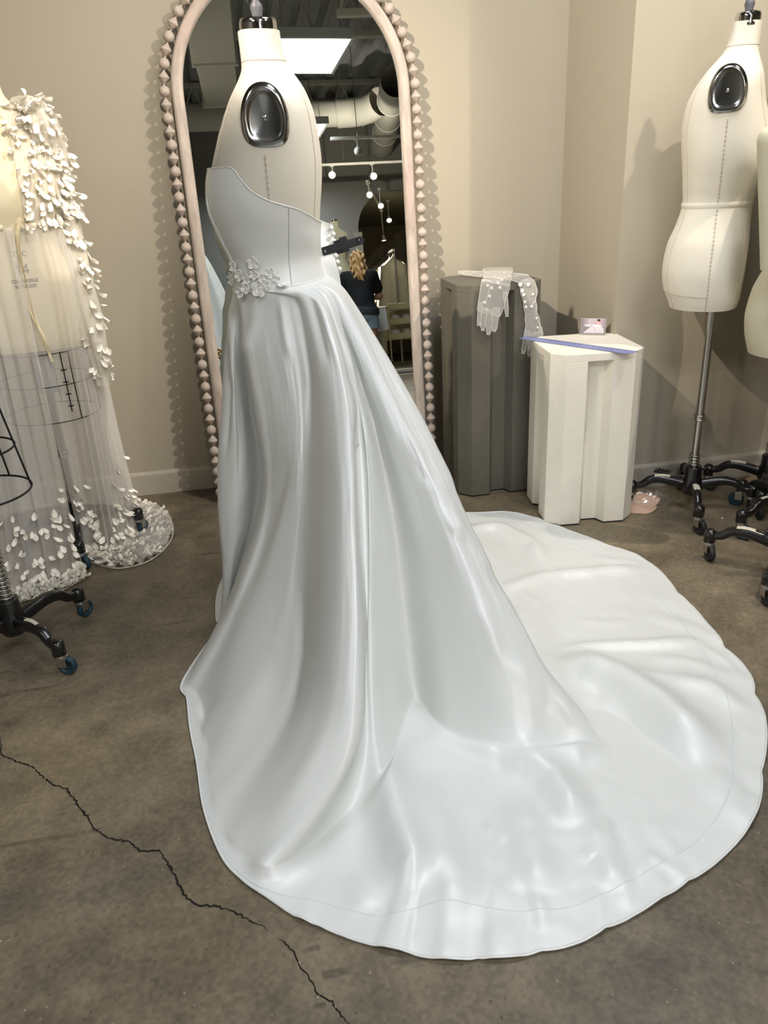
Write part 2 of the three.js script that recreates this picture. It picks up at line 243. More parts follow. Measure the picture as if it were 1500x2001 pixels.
function makeTorso(t, rows, y, mat, { cx = 0, tape = true, seams = true, finial = true, plates = [1, -1] } = {}) {
  const bottom = rows[rows.length - 1][0], skin = sheet(72, 96, (u, v) => formPoint(rows, bottom * v, u * 2 * Math.PI).add(V(0, y, 0)), true);
  const base = sheet(72, 3, (u, v) => { const p = formPoint(rows, bottom, u * 2 * Math.PI), k = 1 - v; return V(p.x * k, y + bottom - 0.004 * (1 - k * k), p.z * k); });
  part('torso', merge([arcUV(skin, 10, 10), base]), mat, t);
  const [f0, b0, w0] = table(rows, 0), nz = (f0 - b0) / 2, rz = (f0 + b0) / 2;
  part('neck_cap', lathe([[0, 0.026], [0.6, 0.026], [0.93, 0.025], [0.985, 0.02], [1, 0.012], [1, -0.004], [1.02, -0.006], [1.02, -0.012], [0.97, -0.012]], 40).scale(w0 - 0.002, 1, rz - 0.005).translate(0, y, nz), M.chrome, t);
  if (finial) { const fi = part('finial', finialShape, M.finial, t, [0, y + 0.026, nz]); part('flutes', finialFlutes, M.finial, fi); }
  for (const s of plates) {
    const dy = -0.188, [f, b, w] = table(rows, dy), pl = part('arm_plate', plateShape, M.darkChrome, t, [s * (w - 0.004), y + dy, -0.008]); pl.rotation.y = s * Math.PI / 2; pl.rotation.z = 0;
    part('bolt', boltShape, M.chrome, pl, [0, 0, 0.011]);
  }
  const ring = (dy, r, g) => tube(Array.from({ length: 60 }, (_, i) => formPoint(rows, dy, i / 60 * 2 * Math.PI, g).add(V(0, y, 0))), r, 120, 6, true);
  if (tape) part('waist_tape', sheet(72, 4, (u, v) => formPoint(rows, -0.492 - 0.017 * v, u * 2 * Math.PI, 0.0022 * Math.sin(Math.PI * v) + 0.0006).add(V(0, y, 0)), true), mat, t);
  if (seams) {
    for (const a of [0, Math.PI, 0.3 * Math.PI, 0.7 * Math.PI, -0.3 * Math.PI, -0.7 * Math.PI]) part('seam', tube(Array.from({ length: 40 }, (_, i) => formPoint(rows, lerp(a % Math.PI === 0 ? -0.262 : -0.13, bottom, i / 39), a, 0.0003).add(V(0, y, 0))), 0.0011, 120, 5), M.seam, t);
    part('neck_seam', ring(-0.062, 0.0012, 0), M.seam, t);
    part('hip_seam', tube(Array.from({ length: 30 }, (_, i) => { const k = i / 29, a = lerp(0, Math.PI / 2, k); return formPoint(rows, -0.6 - 0.055 * k * k, a, 0.0003).add(V(0, y, 0)); }), 0.0012, 60, 5), M.seam, t);
    part('seat_seam', tube(Array.from({ length: 30 }, (_, i) => { const k = i / 29, a = lerp(0, -Math.PI, k); return formPoint(rows, -0.775 + 0.008 * Math.sin(k * Math.PI), a, 0.0003).add(V(0, y, 0)); }), 0.0012, 60, 5), M.seam, t);
    // stitched side closure: a row of short pulled stitches
    for (const a of [0, Math.PI]) { const st = []; for (let i = 0; i < 44; i++) { const dy = lerp(-0.27, -0.8, i / 43), p = formPoint(rows, dy, a, 0.0006); st.push(new THREE.CapsuleGeometry(0.0009, 0.006, 2, 5).rotateX(Math.PI / 2).translate(p.x, p.y + y, p.z)); } part('side_stitching', merge(st), M.seam, t); }
  }
}
function caster(parent, x, y, z, turn, tyre) {      // children of a leg: bracket and wheel
  const c = Math.cos(turn), s = Math.sin(turn), put = (g) => g.rotateY(turn).translate(x, y, z);
  part('caster_bracket', put(merge([cyl(0.016, 0.017, 0.01, 0, -0.006, 0, 16), rbox(0.026, 0.03, 0.003, 0.001, 0.006, -0.022, 0.0125), rbox(0.026, 0.03, 0.003, 0.001, 0.006, -0.022, -0.0125), rbox(0.026, 0.004, 0.026, 0.001, 0.004, -0.011, 0), cyl(0.004, 0.004, 0.032, 0.014, -0.034, 0, 10).rotateX(0)])), M.steel, parent);
  part('caster_wheel', put(merge([lathe([[0.012, -0.008], [0.024, -0.009], [0.027, -0.006], [0.0275, 0], [0.027, 0.006], [0.024, 0.009], [0.012, 0.008], [0.012, -0.008]], 24).rotateX(Math.PI / 2).translate(0.014, -0.0365, 0), cyl(0.013, 0.013, 0.013, 0, 0, 0, 14).rotateX(Math.PI / 2).translate(0.014, -0.0365, 0)])), tyre, parent);
}
function legShape(R, square) {       // along +X from the hub to the caster knob
  const path = new THREE.CatmullRomCurve3([V(0.012, 0.098, 0), V(0.07, 0.112, 0), V(0.115, 0.119, 0), V(0.15, 0.112, 0), V(R - 0.035, 0.092, 0), V(R - 0.006, 0.086, 0)]);
  const g = sheet(16, 28, (u, v) => { const p = path.getPoint(v), d = path.getTangent(v), nrm = V(-d.y, d.x, 0), a = u * 2 * Math.PI, e = square ? 0.55 : 0.9, k = (q) => Math.sign(q) * Math.pow(Math.abs(q), e), th = lerp(0.02, 0.0125, v), wd = lerp(0.017, 0.012, v); return p.addScaledVector(nrm, th * k(Math.sin(a))).add(V(0, 0, -wd * k(Math.cos(a)))); }, true);
  return merge([g, lathe([[0, 0.108], [0.01, 0.107], [0.0175, 0.1], [0.019, 0.09], [0.019, 0.064], [0, 0.064]], 20).translate(R, 0, 0)]);
}
const LEG = 0.212, legRound = legShape(LEG, false), legSquare = legShape(LEG, true);
const hubShape = lathe([[0, 0.175], [0.026, 0.175], [0.03, 0.17], [0.031, 0.13], [0.036, 0.115], [0.038, 0.085], [0.03, 0.066], [0.012, 0.058], [0, 0.058]], 24);
function makeStand(t, { turn = 0, poleTop = 0.78, square = false, tyre = M.rubber, stickers = [0], collar = true, spring = true, pedal = true, px = 0, pz = 0, casterTurn = [0.4, 2, 1, 3] } = {}) {
  part('hub', hubShape, M.black, t, [px, 0, pz]);
  part('pole', merge([cyl(0.0135, 0.0135, poleTop - 0.17, 0, (poleTop + 0.17) / 2, 0, 20), ...(collar ? [cyl(0.0175, 0.0175, 0.016, 0, 0.36, 0, 20), new THREE.TorusGeometry(0.0175, 0.003, 8, 24).rotateX(Math.PI / 2).translate(0, 0.352, 0), new THREE.TorusGeometry(0.0175, 0.003, 8, 24).rotateX(Math.PI / 2).translate(0, 0.368, 0)] : [])]), M.steel, t, [px, 0, pz], 'chrome pole');
  if (spring) { const coil = []; for (let i = 0; i <= 120; i++) { const a = i / 120 * Math.PI * 2 * (spring === true ? 4 : spring); coil.push(V(0.019 * Math.cos(a), 0.178 + i / 120 * (spring === true ? 0.045 : spring * 0.013), 0.019 * Math.sin(a))); } part('spring', tube(coil, 0.0022, spring === true ? 160 : 500, 6), M.steel, t, [px, 0, pz]); }
  for (let i = 0; i < 4; i++) {
    const l = part('leg', square ? legSquare : legRound, M.black, t, [px, 0, pz]); l.rotation.y = turn + i * Math.PI / 2;
    caster(l, LEG, 0.064, 0, casterTurn[i], tyre);
    if (stickers.includes(i)) part('paper_sticker', sheet(4, 8, (u, v) => { const x = 0.08 + 0.055 * v; return V(x, 0.134 + 0.003 * Math.sin(v * 3.1) - 0.004 * Math.pow(2 * u - 1, 2), (u - 0.5) * 0.022); }), new THREE.MeshStandardMaterial({ color: 0xc9c2ac, roughness: 0.7, side: THREE.DoubleSide }), l);
  }
  if (pedal) { const a = turn + 2.75, g = merge([tube([[0.02, 0.09, 0], [0.06, 0.098, 0], [0.09, 0.115, 0]], 0.007, 10, 8), rbox(0.055, 0.008, 0.036, 0.0035, 0.112, 0.132, 0).applyMatrix4(new THREE.Matrix4().makeTranslation(0, 0, 0)), ...[0, 1, 2].map((i) => rbox(0.004, 0.004, 0.03, 0.001, 0.098 + i * 0.013, 0.138, 0))]); const p = part('foot_pedal', g, M.black, t, [px, 0, pz]); p.rotation.y = a; }
  part('locking_screw', merge([cyl(0.004, 0.004, 0.03, 0, 0, 0, 8).rotateZ(Math.PI / 2).translate(0.042, 0.15, 0), new THREE.SphereGeometry(0.007, 10, 8).translate(0.058, 0.15, 0)]), M.black, t, [px, 0, pz]).rotation.y = turn + 0.7;
}
spot('track spotlight over the right side that throws the mirror shadow to the left', [2.0, 2.72, -0.7], [-0.1, 1.1, -3.2], 2.95, SPOT * 2.2, 21);
spot('track spotlight over the left side that throws the mirror shadow to the right', [-1.2, 2.72, -1.0], [1.1, 1.25, -3.2], 2.9, SPOT * 4, 21);
spot('track spotlight aimed at the sheer petal gown', [0.1, 2.72, -1.1], [-0.85, 1.5, -3.2], 2.9, SPOT * 1.3, 30);
spot('track spotlight aimed at the bare dress form', [2.0, 2.8, -1.75], [1.6, 1.1, -2.6], 2.95, SPOT * 0.9, 42);
spot('track spotlight on the left wall aimed up at the square duct', [-1.7, 2.5, 1.4], [0.2, 3.2, 1.2], 2.9, SPOT * 0.6, 40);
// ---------------------------------------------------------------- the dress form that wears the gown
const FX = 0.09, FZ = -2.08, NECK = 1.525, FTURN = -1.614;
const mainForm = thing('dress_form', 'cream linen dress form with a dark chrome arm plate, wearing the white satin gown', 'dress form', [FX, 0, FZ], FTURN);
const SLIM_ROWS = FORM_ROWS.map(([y, f, b, w]) => { const k = sstep(-y, 0.48, 0.58); return [y, f - 0.03 * k, b - 0.06 * k, w - 0.07 * k]; });
makeTorso(mainForm, SLIM_ROWS, NECK, M.linen);
makeStand(mainForm, { turn: 0.3, poleTop: NECK - 0.8, pedal: false, stickers: [] });

// ---------------------------------------------------------------- the satin gown
const gown = thing('wedding_gown', 'white satin one-shouldered wedding gown with a long train spread over the floor', 'gown', [FX, 0, FZ], FTURN);
const toGown = new THREE.Matrix4().makeRotationY(-FTURN).multiply(new THREE.Matrix4().makeTranslation(-FX, 0, -FZ)), toWorld = toGown.clone().invert();
const topEdge = [[0.2, -0.283], [0.085, -0.283], [0.072, -0.292], [0.06, -0.309], [0.037, -0.335], [0.005, -0.355], [-0.03, -0.368], [-0.065, -0.38], [-0.095, -0.397], [-0.122, -0.413], [-0.2, -0.42]];
const seamDy = (a) => -0.553 - 0.012 * Math.sin(a);
const bodicePoint = (a, v, g = 0.005) => {
  const z0 = formPoint(FORM_ROWS, -0.36, a).z, top = table(topEdge, z0)[0], dy = lerp(top, seamDy(a), v);
  const p = formPoint(FORM_ROWS, dy, a, g + 0.0025 * Math.sin(v * 9 + a * 2) * v * (1 - v) * 2 + 0.004 * (1 - v) * Math.max(0, Math.sin(a))); p.y += NECK; return p;
};
const bodice = part('bodice', sheet(160, 60, (u, v) => bodicePoint(u * 2 * Math.PI - Math.PI, v), true), M.satin, gown);
part('neckline_piping', tube(Array.from({ length: 120 }, (_, i) => bodicePoint(i / 120 * 2 * Math.PI, 0, 0.005)), 0.0018, 240, 6, true), M.satin, bodice);
for (const [a0, a1, n] of [[0.02, -0.1, 'princess_seam'], [Math.PI + 0.1, Math.PI + 0.15, 'princess_seam']]) part(n, tube(Array.from({ length: 30 }, (_, i) => bodicePoint(lerp(a0 - 0.28, a1 - 0.1, i / 29), 0.01 + i / 29 * 0.98, 0.0052)), 0.0012, 60, 5), std(0xb4b8b6, 0.6), bodice);
part('wrap_edge', tube(Array.from({ length: 30 }, (_, i) => bodicePoint(lerp(1.22, 1.02, i / 29), lerp(0.22, 0.78, i / 29), 0.0065)), 0.0022, 60, 6), M.satin, bodice);
part('waist_seam', tube(Array.from({ length: 90 }, (_, i) => bodicePoint(i / 90 * 2 * Math.PI, 1, 0.0055)), 0.0022, 200, 6, true), M.satin, gown);

// Skirt: ribs run from the waist seam down to the floor and out to the hem; a smooth surface is laid over them.
// Each rib: [angle at the waist, depth of its fold, [standing course ...], [course along the floor ...]] traced as sight lines from the eye point and set at their true distance.
const RIBS = [
  [1.57, 0, [[447, 610], [440, 690], [432, 800], [425, 900], [426, 1000], [434, 1110], [432, 1195]], [[422, 1208]]],
  [1.35, -0.02, [[457, 610], [456, 700], [459, 800], [464, 900], [462, 1000], [454, 1100], [441, 1200]], [[431, 1215]]],
  [1.2, 0.055, [[469, 610], [475, 676], [490, 778], [512, 928], [500, 1010], [466, 1110], [440, 1207]], [[428, 1224]]],
  [1.1, 0, [[472, 610], [478, 676], [494, 778], [516, 928], [508, 1005], [476, 1110], [442, 1195], [398, 1272], [368, 1320]], [[357, 1330]]],
  [0.95, -0.01, [[490, 610], [500, 690], [520, 800], [533, 920], [520, 1030], [485, 1140], [435, 1260], [388, 1350]], [[365, 1366]]],
  [0.75, -0.02, [[515, 610], [533, 690], [553, 800], [556, 920], [540, 1030], [505, 1160], [450, 1290], [402, 1390]], [[371, 1424]]],
  [0.55, 0, [[545, 600], [561, 680], [580, 790], [582, 920], [570, 1060], [540, 1220], [485, 1360], [410, 1462]], [[384, 1490]]],
  [0.42, 0.035, [[572, 585], [590, 650], [605, 760], [604, 900], [598, 1050], [592, 1200], [572, 1330], [538, 1430], [424, 1560]], [[398, 1582]]],
  [0.3, -0.02, [[588, 585], [610, 650], [630, 770], [636, 900], [634, 1050], [628, 1220], [610, 1370], [562, 1490], [462, 1640]], [[432, 1672]]],
  [0.18, -0.055, [[603, 580], [633, 650], [660, 770], [668, 900], [672, 1050], [672, 1250], [658, 1400], [620, 1525], [560, 1620], [505, 1690]], [[472, 1718]]],
  [0.08, -0.038, [[612, 575], [647, 650], [682, 770], [696, 900], [704, 1100], [710, 1300], [705, 1460], [680, 1548], [620, 1622], [558, 1690]], [[520, 1752]]],
  [0, 0.08, [[618, 570], [653, 650], [689, 770], [703, 900], [712, 1080], [716, 1200], [713, 1330], [708, 1450], [690, 1560]], [[645, 1690], [604, 1803]]],
  [-0.1, 0.07, [[626, 568], [664, 650], [701, 770], [719, 900], [726, 1060], [726, 1195], [734, 1380], [752, 1530]], [[780, 1690], [730, 1846]]],
  [-0.25, 0.01, [[636, 566], [677, 655], [721, 790], [753, 930], [776, 1080], [790, 1230], [806, 1370]], [[830, 1480], [866, 1640], [860, 1873]]],
  [-0.5, 0, [[645, 562], [692, 670], [752, 830], [805, 980], [842, 1130], [866, 1290], [880, 1432]], [[930, 1560], [1000, 1700], [1010, 1868]]],
  [-0.8, -0.01, [[652, 560], [704, 660], [780, 820], [850, 980], [910, 1140], [960, 1310], [1002, 1478]], [[1060, 1570], [1120, 1690], [1150, 1832]]],
  [-1.05, -0.01, [[657, 556], [708, 640], [790, 800], [880, 980], [960, 1150], [1040, 1310], [1092, 1464]], [[1150, 1530], [1230, 1640], [1280, 1762]]],
  [-1.3, 0, [[661, 552], [704, 612], [746, 680], [834, 835], [906, 995], [986, 1165], [1066, 1305], [1140, 1400], [1167, 1446]], [[1210, 1490], [1310, 1580], [1395, 1688]]],
  [-1.5, 0.06, [[659, 552], [702, 614], [744, 684], [831, 840], [902, 1000], [980, 1170], [1060, 1312], [1130, 1412]], [[1230, 1436], [1370, 1510], [1478, 1580]]],
  [-1.65, 0.03, null, [[1072, 1372], [1200, 1360], [1350, 1390], [1493, 1450]]],
  [-1.8, 0.0, null, [[1010, 1280], [1150, 1280], [1300, 1290], [1468, 1332]]],
  [-2.0, 0.0, null, [[960, 1195], [1100, 1185], [1250, 1190], [1386, 1229]]],
  [-2.2, 0.0, null, [[905, 1110], [1030, 1100], [1150, 1105], [1262, 1098]]],
  [-2.4, 0.0, null, [[850, 1040], [950, 1050], [1040, 1055], [1100, 1034]]],
  [-2.6, 0.0, null, [[790, 1005], [870, 1010], [930, 1012], [1000, 1001]]],
  [-2.8, 0.0, null, [[720, 990], [800, 990], [880, 1004]]],
  [-3.05, 0.0, null, [[650, 990], [700, 985]]],
  [-3.5, 0.0, null, [[565, 1025], [565, 1005]]],
  [-4.0, 0.0, null, [[495, 1085], [480, 1075]]],
  [-4.4, 0.0, null, [[446, 1150], [430, 1142]]],
];
const waistPoint = (a) => bodicePoint(a, 1, 0.004).applyMatrix4(toWorld);
function resample(pts, n) { const c = new THREE.CatmullRomCurve3(pts, false, 'centripetal'); c.arcLengthDivisions = 400; return Array.from({ length: n }, (_, i) => c.getPointAt(i / (n - 1))); }
const NS = 100, NL = 96;
const ribs = RIBS.map(([a, off, stand, floorPts]) => {
  const w = waistPoint(a), fl = floorPts.map(([x, y]) => onFloor(x, y, 0.005)); let up;
  if (stand) {
    const px = (p) => { const q = p.clone().sub(camera.position), z = q.dot(FW); return [W / 2 + FOCAL * q.dot(RT) / z, H / 2 - FOCAL * q.dot(UP) / z]; };
    const w2 = px(w), list = [w2, ...stand]; let len = [0]; for (let i = 1; i < list.length; i++) len.push(len[i - 1] + Math.hypot(list[i][0] - list[i - 1][0], list[i][1] - list[i - 1][1]));
    const short = sstep(0.2 - onFloor(...stand[stand.length - 1]).distanceTo(onFloor(...floorPts[floorPts.length - 1])), 0, 0.12);
    const L = len[len.length - 1], d0 = depthOf(w), end = onFloor(...stand[stand.length - 1], 0.008 + 0.012 * short), d1 = depthOf(end);
    up = list.map(([x, y], i) => { if (!i) return w; if (i === list.length - 1) return end; const s = len[i] / L; const d = 1 / lerp(1 / d0, 1 / d1, s) + off * sstep(s, 0, 0.35) * (1 - Math.pow(s, 6)); const p = atDepth(x, y, d); if (p.y < 0.01) p.y = 0.01; return p; });
  } else {
    const c = fl.shift(); up = Array.from({ length: 7 }, (_, i) => { const t = i / 6, k = t - 0.12 * Math.sin(t * Math.PI) * (off ? 0 : 0.4); return V(lerp(w.x, c.x, k), lerp(w.y, 0.008, t) - 0.05 * Math.sin(t * Math.PI) * 0, lerp(w.z, c.z, k)); });
  }
  const last = up[up.length - 1], tail = [last, ...fl];
  return [...resample(up, NS), ...resample(tail.length > 1 ? tail : [last, last], NL).slice(1)];
});
const ROWS = NS + NL - 1, SUB = 20, COLS = ribs.length * SUB;
const cmv = (a, b, c, d, t) => V(cm(a.x, b.x, c.x, d.x, t), cm(a.y, b.y, c.y, d.y, t), cm(a.z, b.z, c.z, d.z, t));
let cloth = [];
for (let j = 0; j < ROWS; j++) { const row = []; for (let i = 0; i < COLS; i++) { const k = Math.floor(i / SUB), n = ribs.length, t = i / SUB - k; row.push(cmv(ribs[(k + n - 1) % n][j], ribs[k][j], ribs[(k + 1) % n][j], ribs[(k + 2) % n][j], t)); } cloth.push(row); }
// low ridges and creases of the satin that lies on the floor: [course, height, half width]
const FOLDS = [
  [[[1085, 1300], [1150, 1312], [1215, 1340], [1290, 1392], [1350, 1450], [1398, 1512]], 0.05, 0.075],
  [[[1090, 1272], [1180, 1266], [1280, 1262], [1400, 1252]], 0.016, 0.02],
  [[[975, 1500], [1030, 1496], [1080, 1522], [1112, 1575], [1122, 1635]], 0.03, 0.05],
  [[[1172, 1452], [1120, 1476], [1050, 1480], [960, 1470], [880, 1440]], 0.034, 0.036],
  [[[722, 1240], [729, 1382], [744, 1498], [775, 1614], [806, 1712], [826, 1760]], 0.055, 0.055],
  [[[808, 1520], [840, 1600], [880, 1700], [925, 1830]], 0.02, 0.06],
  [[[560, 1655], [535, 1690], [515, 1735]], 0.03, 0.035],
  [[[952, 1165], [1060, 1130], [1180, 1118], [1290, 1110]], 0.016, 0.03],
  [[[910, 1036], [980, 1036], [1040, 1068], [1060, 1110]], 0.026, 0.035],
  [[[1150, 1600], [1180, 1680], [1215, 1750]], 0.012, 0.035],
  [[[1010, 1560], [1040, 1680], [1060, 1760]], 0.014, 0.05],
  [[[1300, 1330], [1380, 1345], [1470, 1400]], 0.014, 0.04],
  [[[1081, 1137], [1098, 1142], [1115, 1150]], 0.004, 0.016], [[[1101, 1133], [1122, 1125], [1142, 1120]], 0.004, 0.016], [[[1182, 1100], [1220, 1100], [1263, 1106]], 0.01, 0.022], [[[1021, 1160], [1040, 1172], [1054, 1187]], 0.005, 0.018],
  [[[946, 1615], [968, 1634], [990, 1655]], 0.0035, 0.014], [[[1260, 1670], [1310, 1702], [1357, 1729]], 0.0045, 0.016], [[[1182, 1600], [1188, 1635], [1196, 1668]], 0.004, 0.016], [[[1135, 1665], [1150, 1676], [1158, 1684]], 0.003, 0.014], [[[1440, 1430], [1465, 1442], [1489, 1453]], 0.006, 0.014],
  [[[985, 1480], [990, 1455], [992, 1432]], 0.004, 0.018], [[[900, 1039], [925, 1060], [950, 1088]], 0.012, 0.024], [[[1120, 1215], [1180, 1222], [1260, 1215]], 0.005, 0.02], [[[1200, 1330], [1250, 1322], [1330, 1326]], 0.006, 0.02], [[[640, 1700], [700, 1740], [720, 1790]], 0.007, 0.03], [[[1040, 1740], [1060, 1790], [1062, 1840]], 0.0045, 0.016],
  [[[1375, 1265], [1420, 1300], [1462, 1345]], 0.006, 0.016], [[[1270, 1290], [1330, 1292], [1400, 1310]], 0.005, 0.02],
  [[[690, 1560], [660, 1650], [650, 1760]], -0.012, 0.05],
  [[[1100, 1400], [1200, 1420], [1300, 1500], [1340, 1590]], -0.014, 0.06],
].map(([px, h, w]) => [px.map((p) => onFloor(...p)), h, w]);
function foldHeight(x, z) {
  let y = 0;
  for (const [pts, h, w] of FOLDS) {
    let best = 1e9, at = 0, tot = pts.length - 1;
    for (let i = 0; i < tot; i++) { const a = pts[i], b = pts[i + 1], dx = b.x - a.x, dz = b.z - a.z, t = clamp(((x - a.x) * dx + (z - a.z) * dz) / (dx * dx + dz * dz), 0, 1), d = Math.hypot(x - a.x - dx * t, z - a.z - dz * t); if (d < best) { best = d; at = (i + t) / tot; } }
    y += h * Math.exp(-best * best / (w * w) * 1.6) * sstep(at, -0.05, 0.25) * (1 - sstep(at, 0.72, 1.0) * 0.85);
  }
  return y;
}
for (let it = 0; it < 8; it++) {
  const nx = cloth.map((r) => r.map((p) => p.clone()));
  for (let j = 2; j < ROWS - 1; j++) for (let i = 0; i < COLS; i++) { const a = cloth[j - 1][i], b = cloth[j + 1][i], c = cloth[j][(i + COLS - 1) % COLS], d = cloth[j][(i + 1) % COLS], p = cloth[j][i]; nx[j][i].set(p.x * 0.5 + (a.x + b.x + c.x + d.x) * 0.125, p.y * 0.5 + (a.y + b.y + c.y + d.y) * 0.125, p.z * 0.5 + (a.z + b.z + c.z + d.z) * 0.125); }
  cloth = nx;
}
for (let j = 1; j < ROWS; j++) for (let i = 0; i < COLS; i++) {
  const p = cloth[j][i], s = j / (NS - 1), room = sstep(cloth[NS - 1][i].distanceTo(cloth[ROWS - 1][i]), 0.05, 0.3), lie = sstep(s, 0.9, 1.1), e = (j - NS) / (NL - 1), u = i / SUB;
  if (lie > 0) p.y += lie * foldHeight(p.x, p.z) * (1 - 0.8 * sstep(e, 0.8, 1));
  { const hemK = sstep(e, 0.72, 1) * room, o = V(p.x - FX, 0, p.z - FZ).normalize(), k = hemK * lerp(0.35, 1, sstep(u, 17, 19.5)) * (0.015 * Math.pow(Math.abs(Math.sin(u * 2.6 + 1.3 * Math.sin(u * 0.9))), 0.7) - 0.009); p.addScaledVector(o, k); }
  p.y += room * lie * (0.006 * (fbm(p.x * 7 + 3, p.z * 7, 3) - 0.45) * (1 - e * 0.6) + 0.0035 * (fbm(p.x * 24 + 9, p.z * 24, 2) - 0.5) + 0.016 * Math.max(0, fbm(u * 2.3, 5 + e * 0.6, 2) - 0.46) * sstep(e, 0.45, 0.9));
  // loose wrinkles in the hanging cloth
  const st = (1 - lie) * sstep(s, 0.05, 0.25); if (st > 0) { const k = 0.01 * (fbm(u * 1.4 + 11, s * 3.2, 3) - 0.5) + 0.0035 * (fbm(u * 4 + s * 3, s * 14, 2) - 0.5); p.z += st * k; p.x += st * k * 0.3; }
  if (p.y > 0.68) { const q = p.clone().applyMatrix4(toGown), [f, b, w] = table(SLIM_ROWS, q.y - NECK), zz = q.z / (q.z > 0 ? f + 0.007 : b + 0.007), xx = q.x / (w + 0.007), r = Math.pow(Math.pow(Math.abs(zz), 2.44) + Math.pow(Math.abs(xx), 2.44), 1 / 2.44); if (r < 1) { q.x /= Math.max(r, 0.3); q.z /= Math.max(r, 0.3); p.copy(q.applyMatrix4(toWorld)); } }
  p.y = Math.max(p.y, 0.0035);
}
// creases pressed into the hanging cloth, placed along courses seen from the front: [course, height, half width in sight-line pixels]
const CREASES = [
  [[[572, 560], [590, 640], [606, 740], [604, 880]], -0.006, 6], [[[548, 575], [556, 640], [566, 700]], 0.006, 9], [[[500, 590], [495, 640], [478, 700]], 0.008, 12],
  [[[626, 560], [650, 640], [690, 740], [700, 860]], 0.009, 12], [[[600, 560], [622, 640], [640, 720]], -0.006, 9], [[[652, 560], [690, 650], [740, 780], [790, 900]], 0.01, 16],
  [[[668, 620], [716, 740], [770, 870]], -0.006, 12], [[[600, 893], [628, 890], [652, 897]], 0.0015, 6],
  [[[800, 850], [850, 900], [890, 960]], 0.006, 13], [[[840, 930], [880, 985], [905, 1050]], 0.006, 11], [[[872, 1010], [925, 1062], [960, 1130]], 0.007, 12], [[[880, 1040], [945, 1098]], -0.004, 6],
  [[[810, 900], [826, 935], [858, 940]], -0.004, 6], [[[960, 1140], [1020, 1220], [1075, 1290]], 0.007, 15], [[[1000, 1290], [1070, 1345], [1152, 1432]], 0.008, 18], [[[735, 820], [790, 960], [830, 1090]], 0.006, 22],
  [[[930, 1180], [960, 1240], [970, 1300]], 0.004, 14], [[[1060, 1340], [1075, 1370], [1060, 1400]], -0.002, 9], [[[440, 660], [446, 760], [440, 900]], -0.01, 6], [[[458, 620], [464, 720], [470, 850], [468, 960]], -0.01, 6], [[[450, 600], [454, 680], [456, 760]], 0.006, 5],
  [[[590, 1160], [588, 1270], [565, 1400], [500, 1530], [425, 1592]], -0.009, 10], [[[565, 1400], [500, 1490], [385, 1500]], 0.010, 14], [[[520, 1330], [450, 1400], [372, 1440]], 0.012, 14], [[[540, 1480], [470, 1560], [395, 1560]], 0.008, 10], [[[470, 1330], [400, 1390], [368, 1400]], -0.006, 10],
  [[[640, 1440], [570, 1560], [480, 1640], [420, 1640]], 0.010, 16], [[[690, 700], [704, 800], [708, 1000], [714, 1200]], -0.010, 9], [[[735, 1240], [775, 1330], [830, 1420]], 0.006, 16], [[[530, 1420], [455, 1470]], -0.006, 8], [[[560, 900], [530, 1020], [470, 1180]], -0.008, 12],
];
{
  const base = cloth.map((r) => r.map((p) => p.clone())), q = V(0, 0, 0);
  for (let j = 2; j < NS + 50; j++) for (let i = 0; i < 19 * SUB; i++) {
    const p = base[j][i]; q.copy(p).sub(camera.position); const z = q.dot(FW), x = W / 2 + FOCAL * q.dot(RT) / z, y = H / 2 - FOCAL * q.dot(UP) / z; let h = 0;
    for (const [pts, amp, w] of CREASES) { let best = 1e9, at = 0; const tot = pts.length - 1; for (let k = 0; k < tot; k++) { const [ax, ay] = pts[k], dx = pts[k + 1][0] - ax, dy = pts[k + 1][1] - ay, t = clamp(((x - ax) * dx + (y - ay) * dy) / (dx * dx + dy * dy), 0, 1), d = Math.hypot(x - ax - dx * t, y - ay - dy * t); if (d < best) { best = d; at = (k + t) / tot; } } if (best < w * 2.6) h += amp * Math.exp(-best * best / (w * w)) * sstep(at, -0.1, 0.25) * (1 - sstep(at, 0.75, 1.05)); }
    h *= 1 - sstep(j, NS - 2, NS + 50);
    if (!h) continue;
    const a = base[j][(i + 1) % COLS], b = base[j][(i + COLS - 1) % COLS], n = base[j + 1][i].clone().sub(base[j - 1][i]).cross(a.clone().sub(b)).normalize(); if (n.dot(q) > 0) n.negate();
    cloth[j][i].addScaledVector(n, h); if (cloth[j][i].y < 0.0035) cloth[j][i].y = 0.0035;
  }
}
// let the lower front edge flow out into the hem
for (let it = 0; it < 90; it++) {
  const nx = cloth.map((r, j) => (j > NS - 26 ? r.map((p) => p.clone()) : null));
  for (let j = NS - 24; j < ROWS - 1; j++) for (let i = 0; i < 12 * SUB; i++) { const k = sstep(j, NS - 24, NS - 8) * (1 - sstep(i, 10 * SUB, 12 * SUB)), a = cloth[j - 1][i], b = cloth[j + 1][i], c = cloth[j][(i + COLS - 1) % COLS], d = cloth[j][i + 1], p = cloth[j][i]; nx[j][i].set(lerp(p.x, 0.42 * (a.x + b.x) + 0.08 * (c.x + d.x), k * 0.6), lerp(p.y, 0.42 * (a.y + b.y) + 0.08 * (c.y + d.y), k * 0.6), lerp(p.z, 0.42 * (a.z + b.z) + 0.08 * (c.z + d.z), k * 0.6)); }
  for (let j = NS - 24; j < ROWS - 1; j++) cloth[j] = nx[j];
}
const skirtGeo = sheet(COLS, ROWS - 1, (u, v) => cloth[Math.round(v * (ROWS - 1))][Math.round(u * COLS) % COLS].clone().applyMatrix4(toGown), true);
part('skirt', skirtGeo, M.satin, gown);
const loop = (j, lift) => Array.from({ length: COLS }, (_, i) => cloth[j][i].clone().add(V(0, lift, 0)).applyMatrix4(toGown));
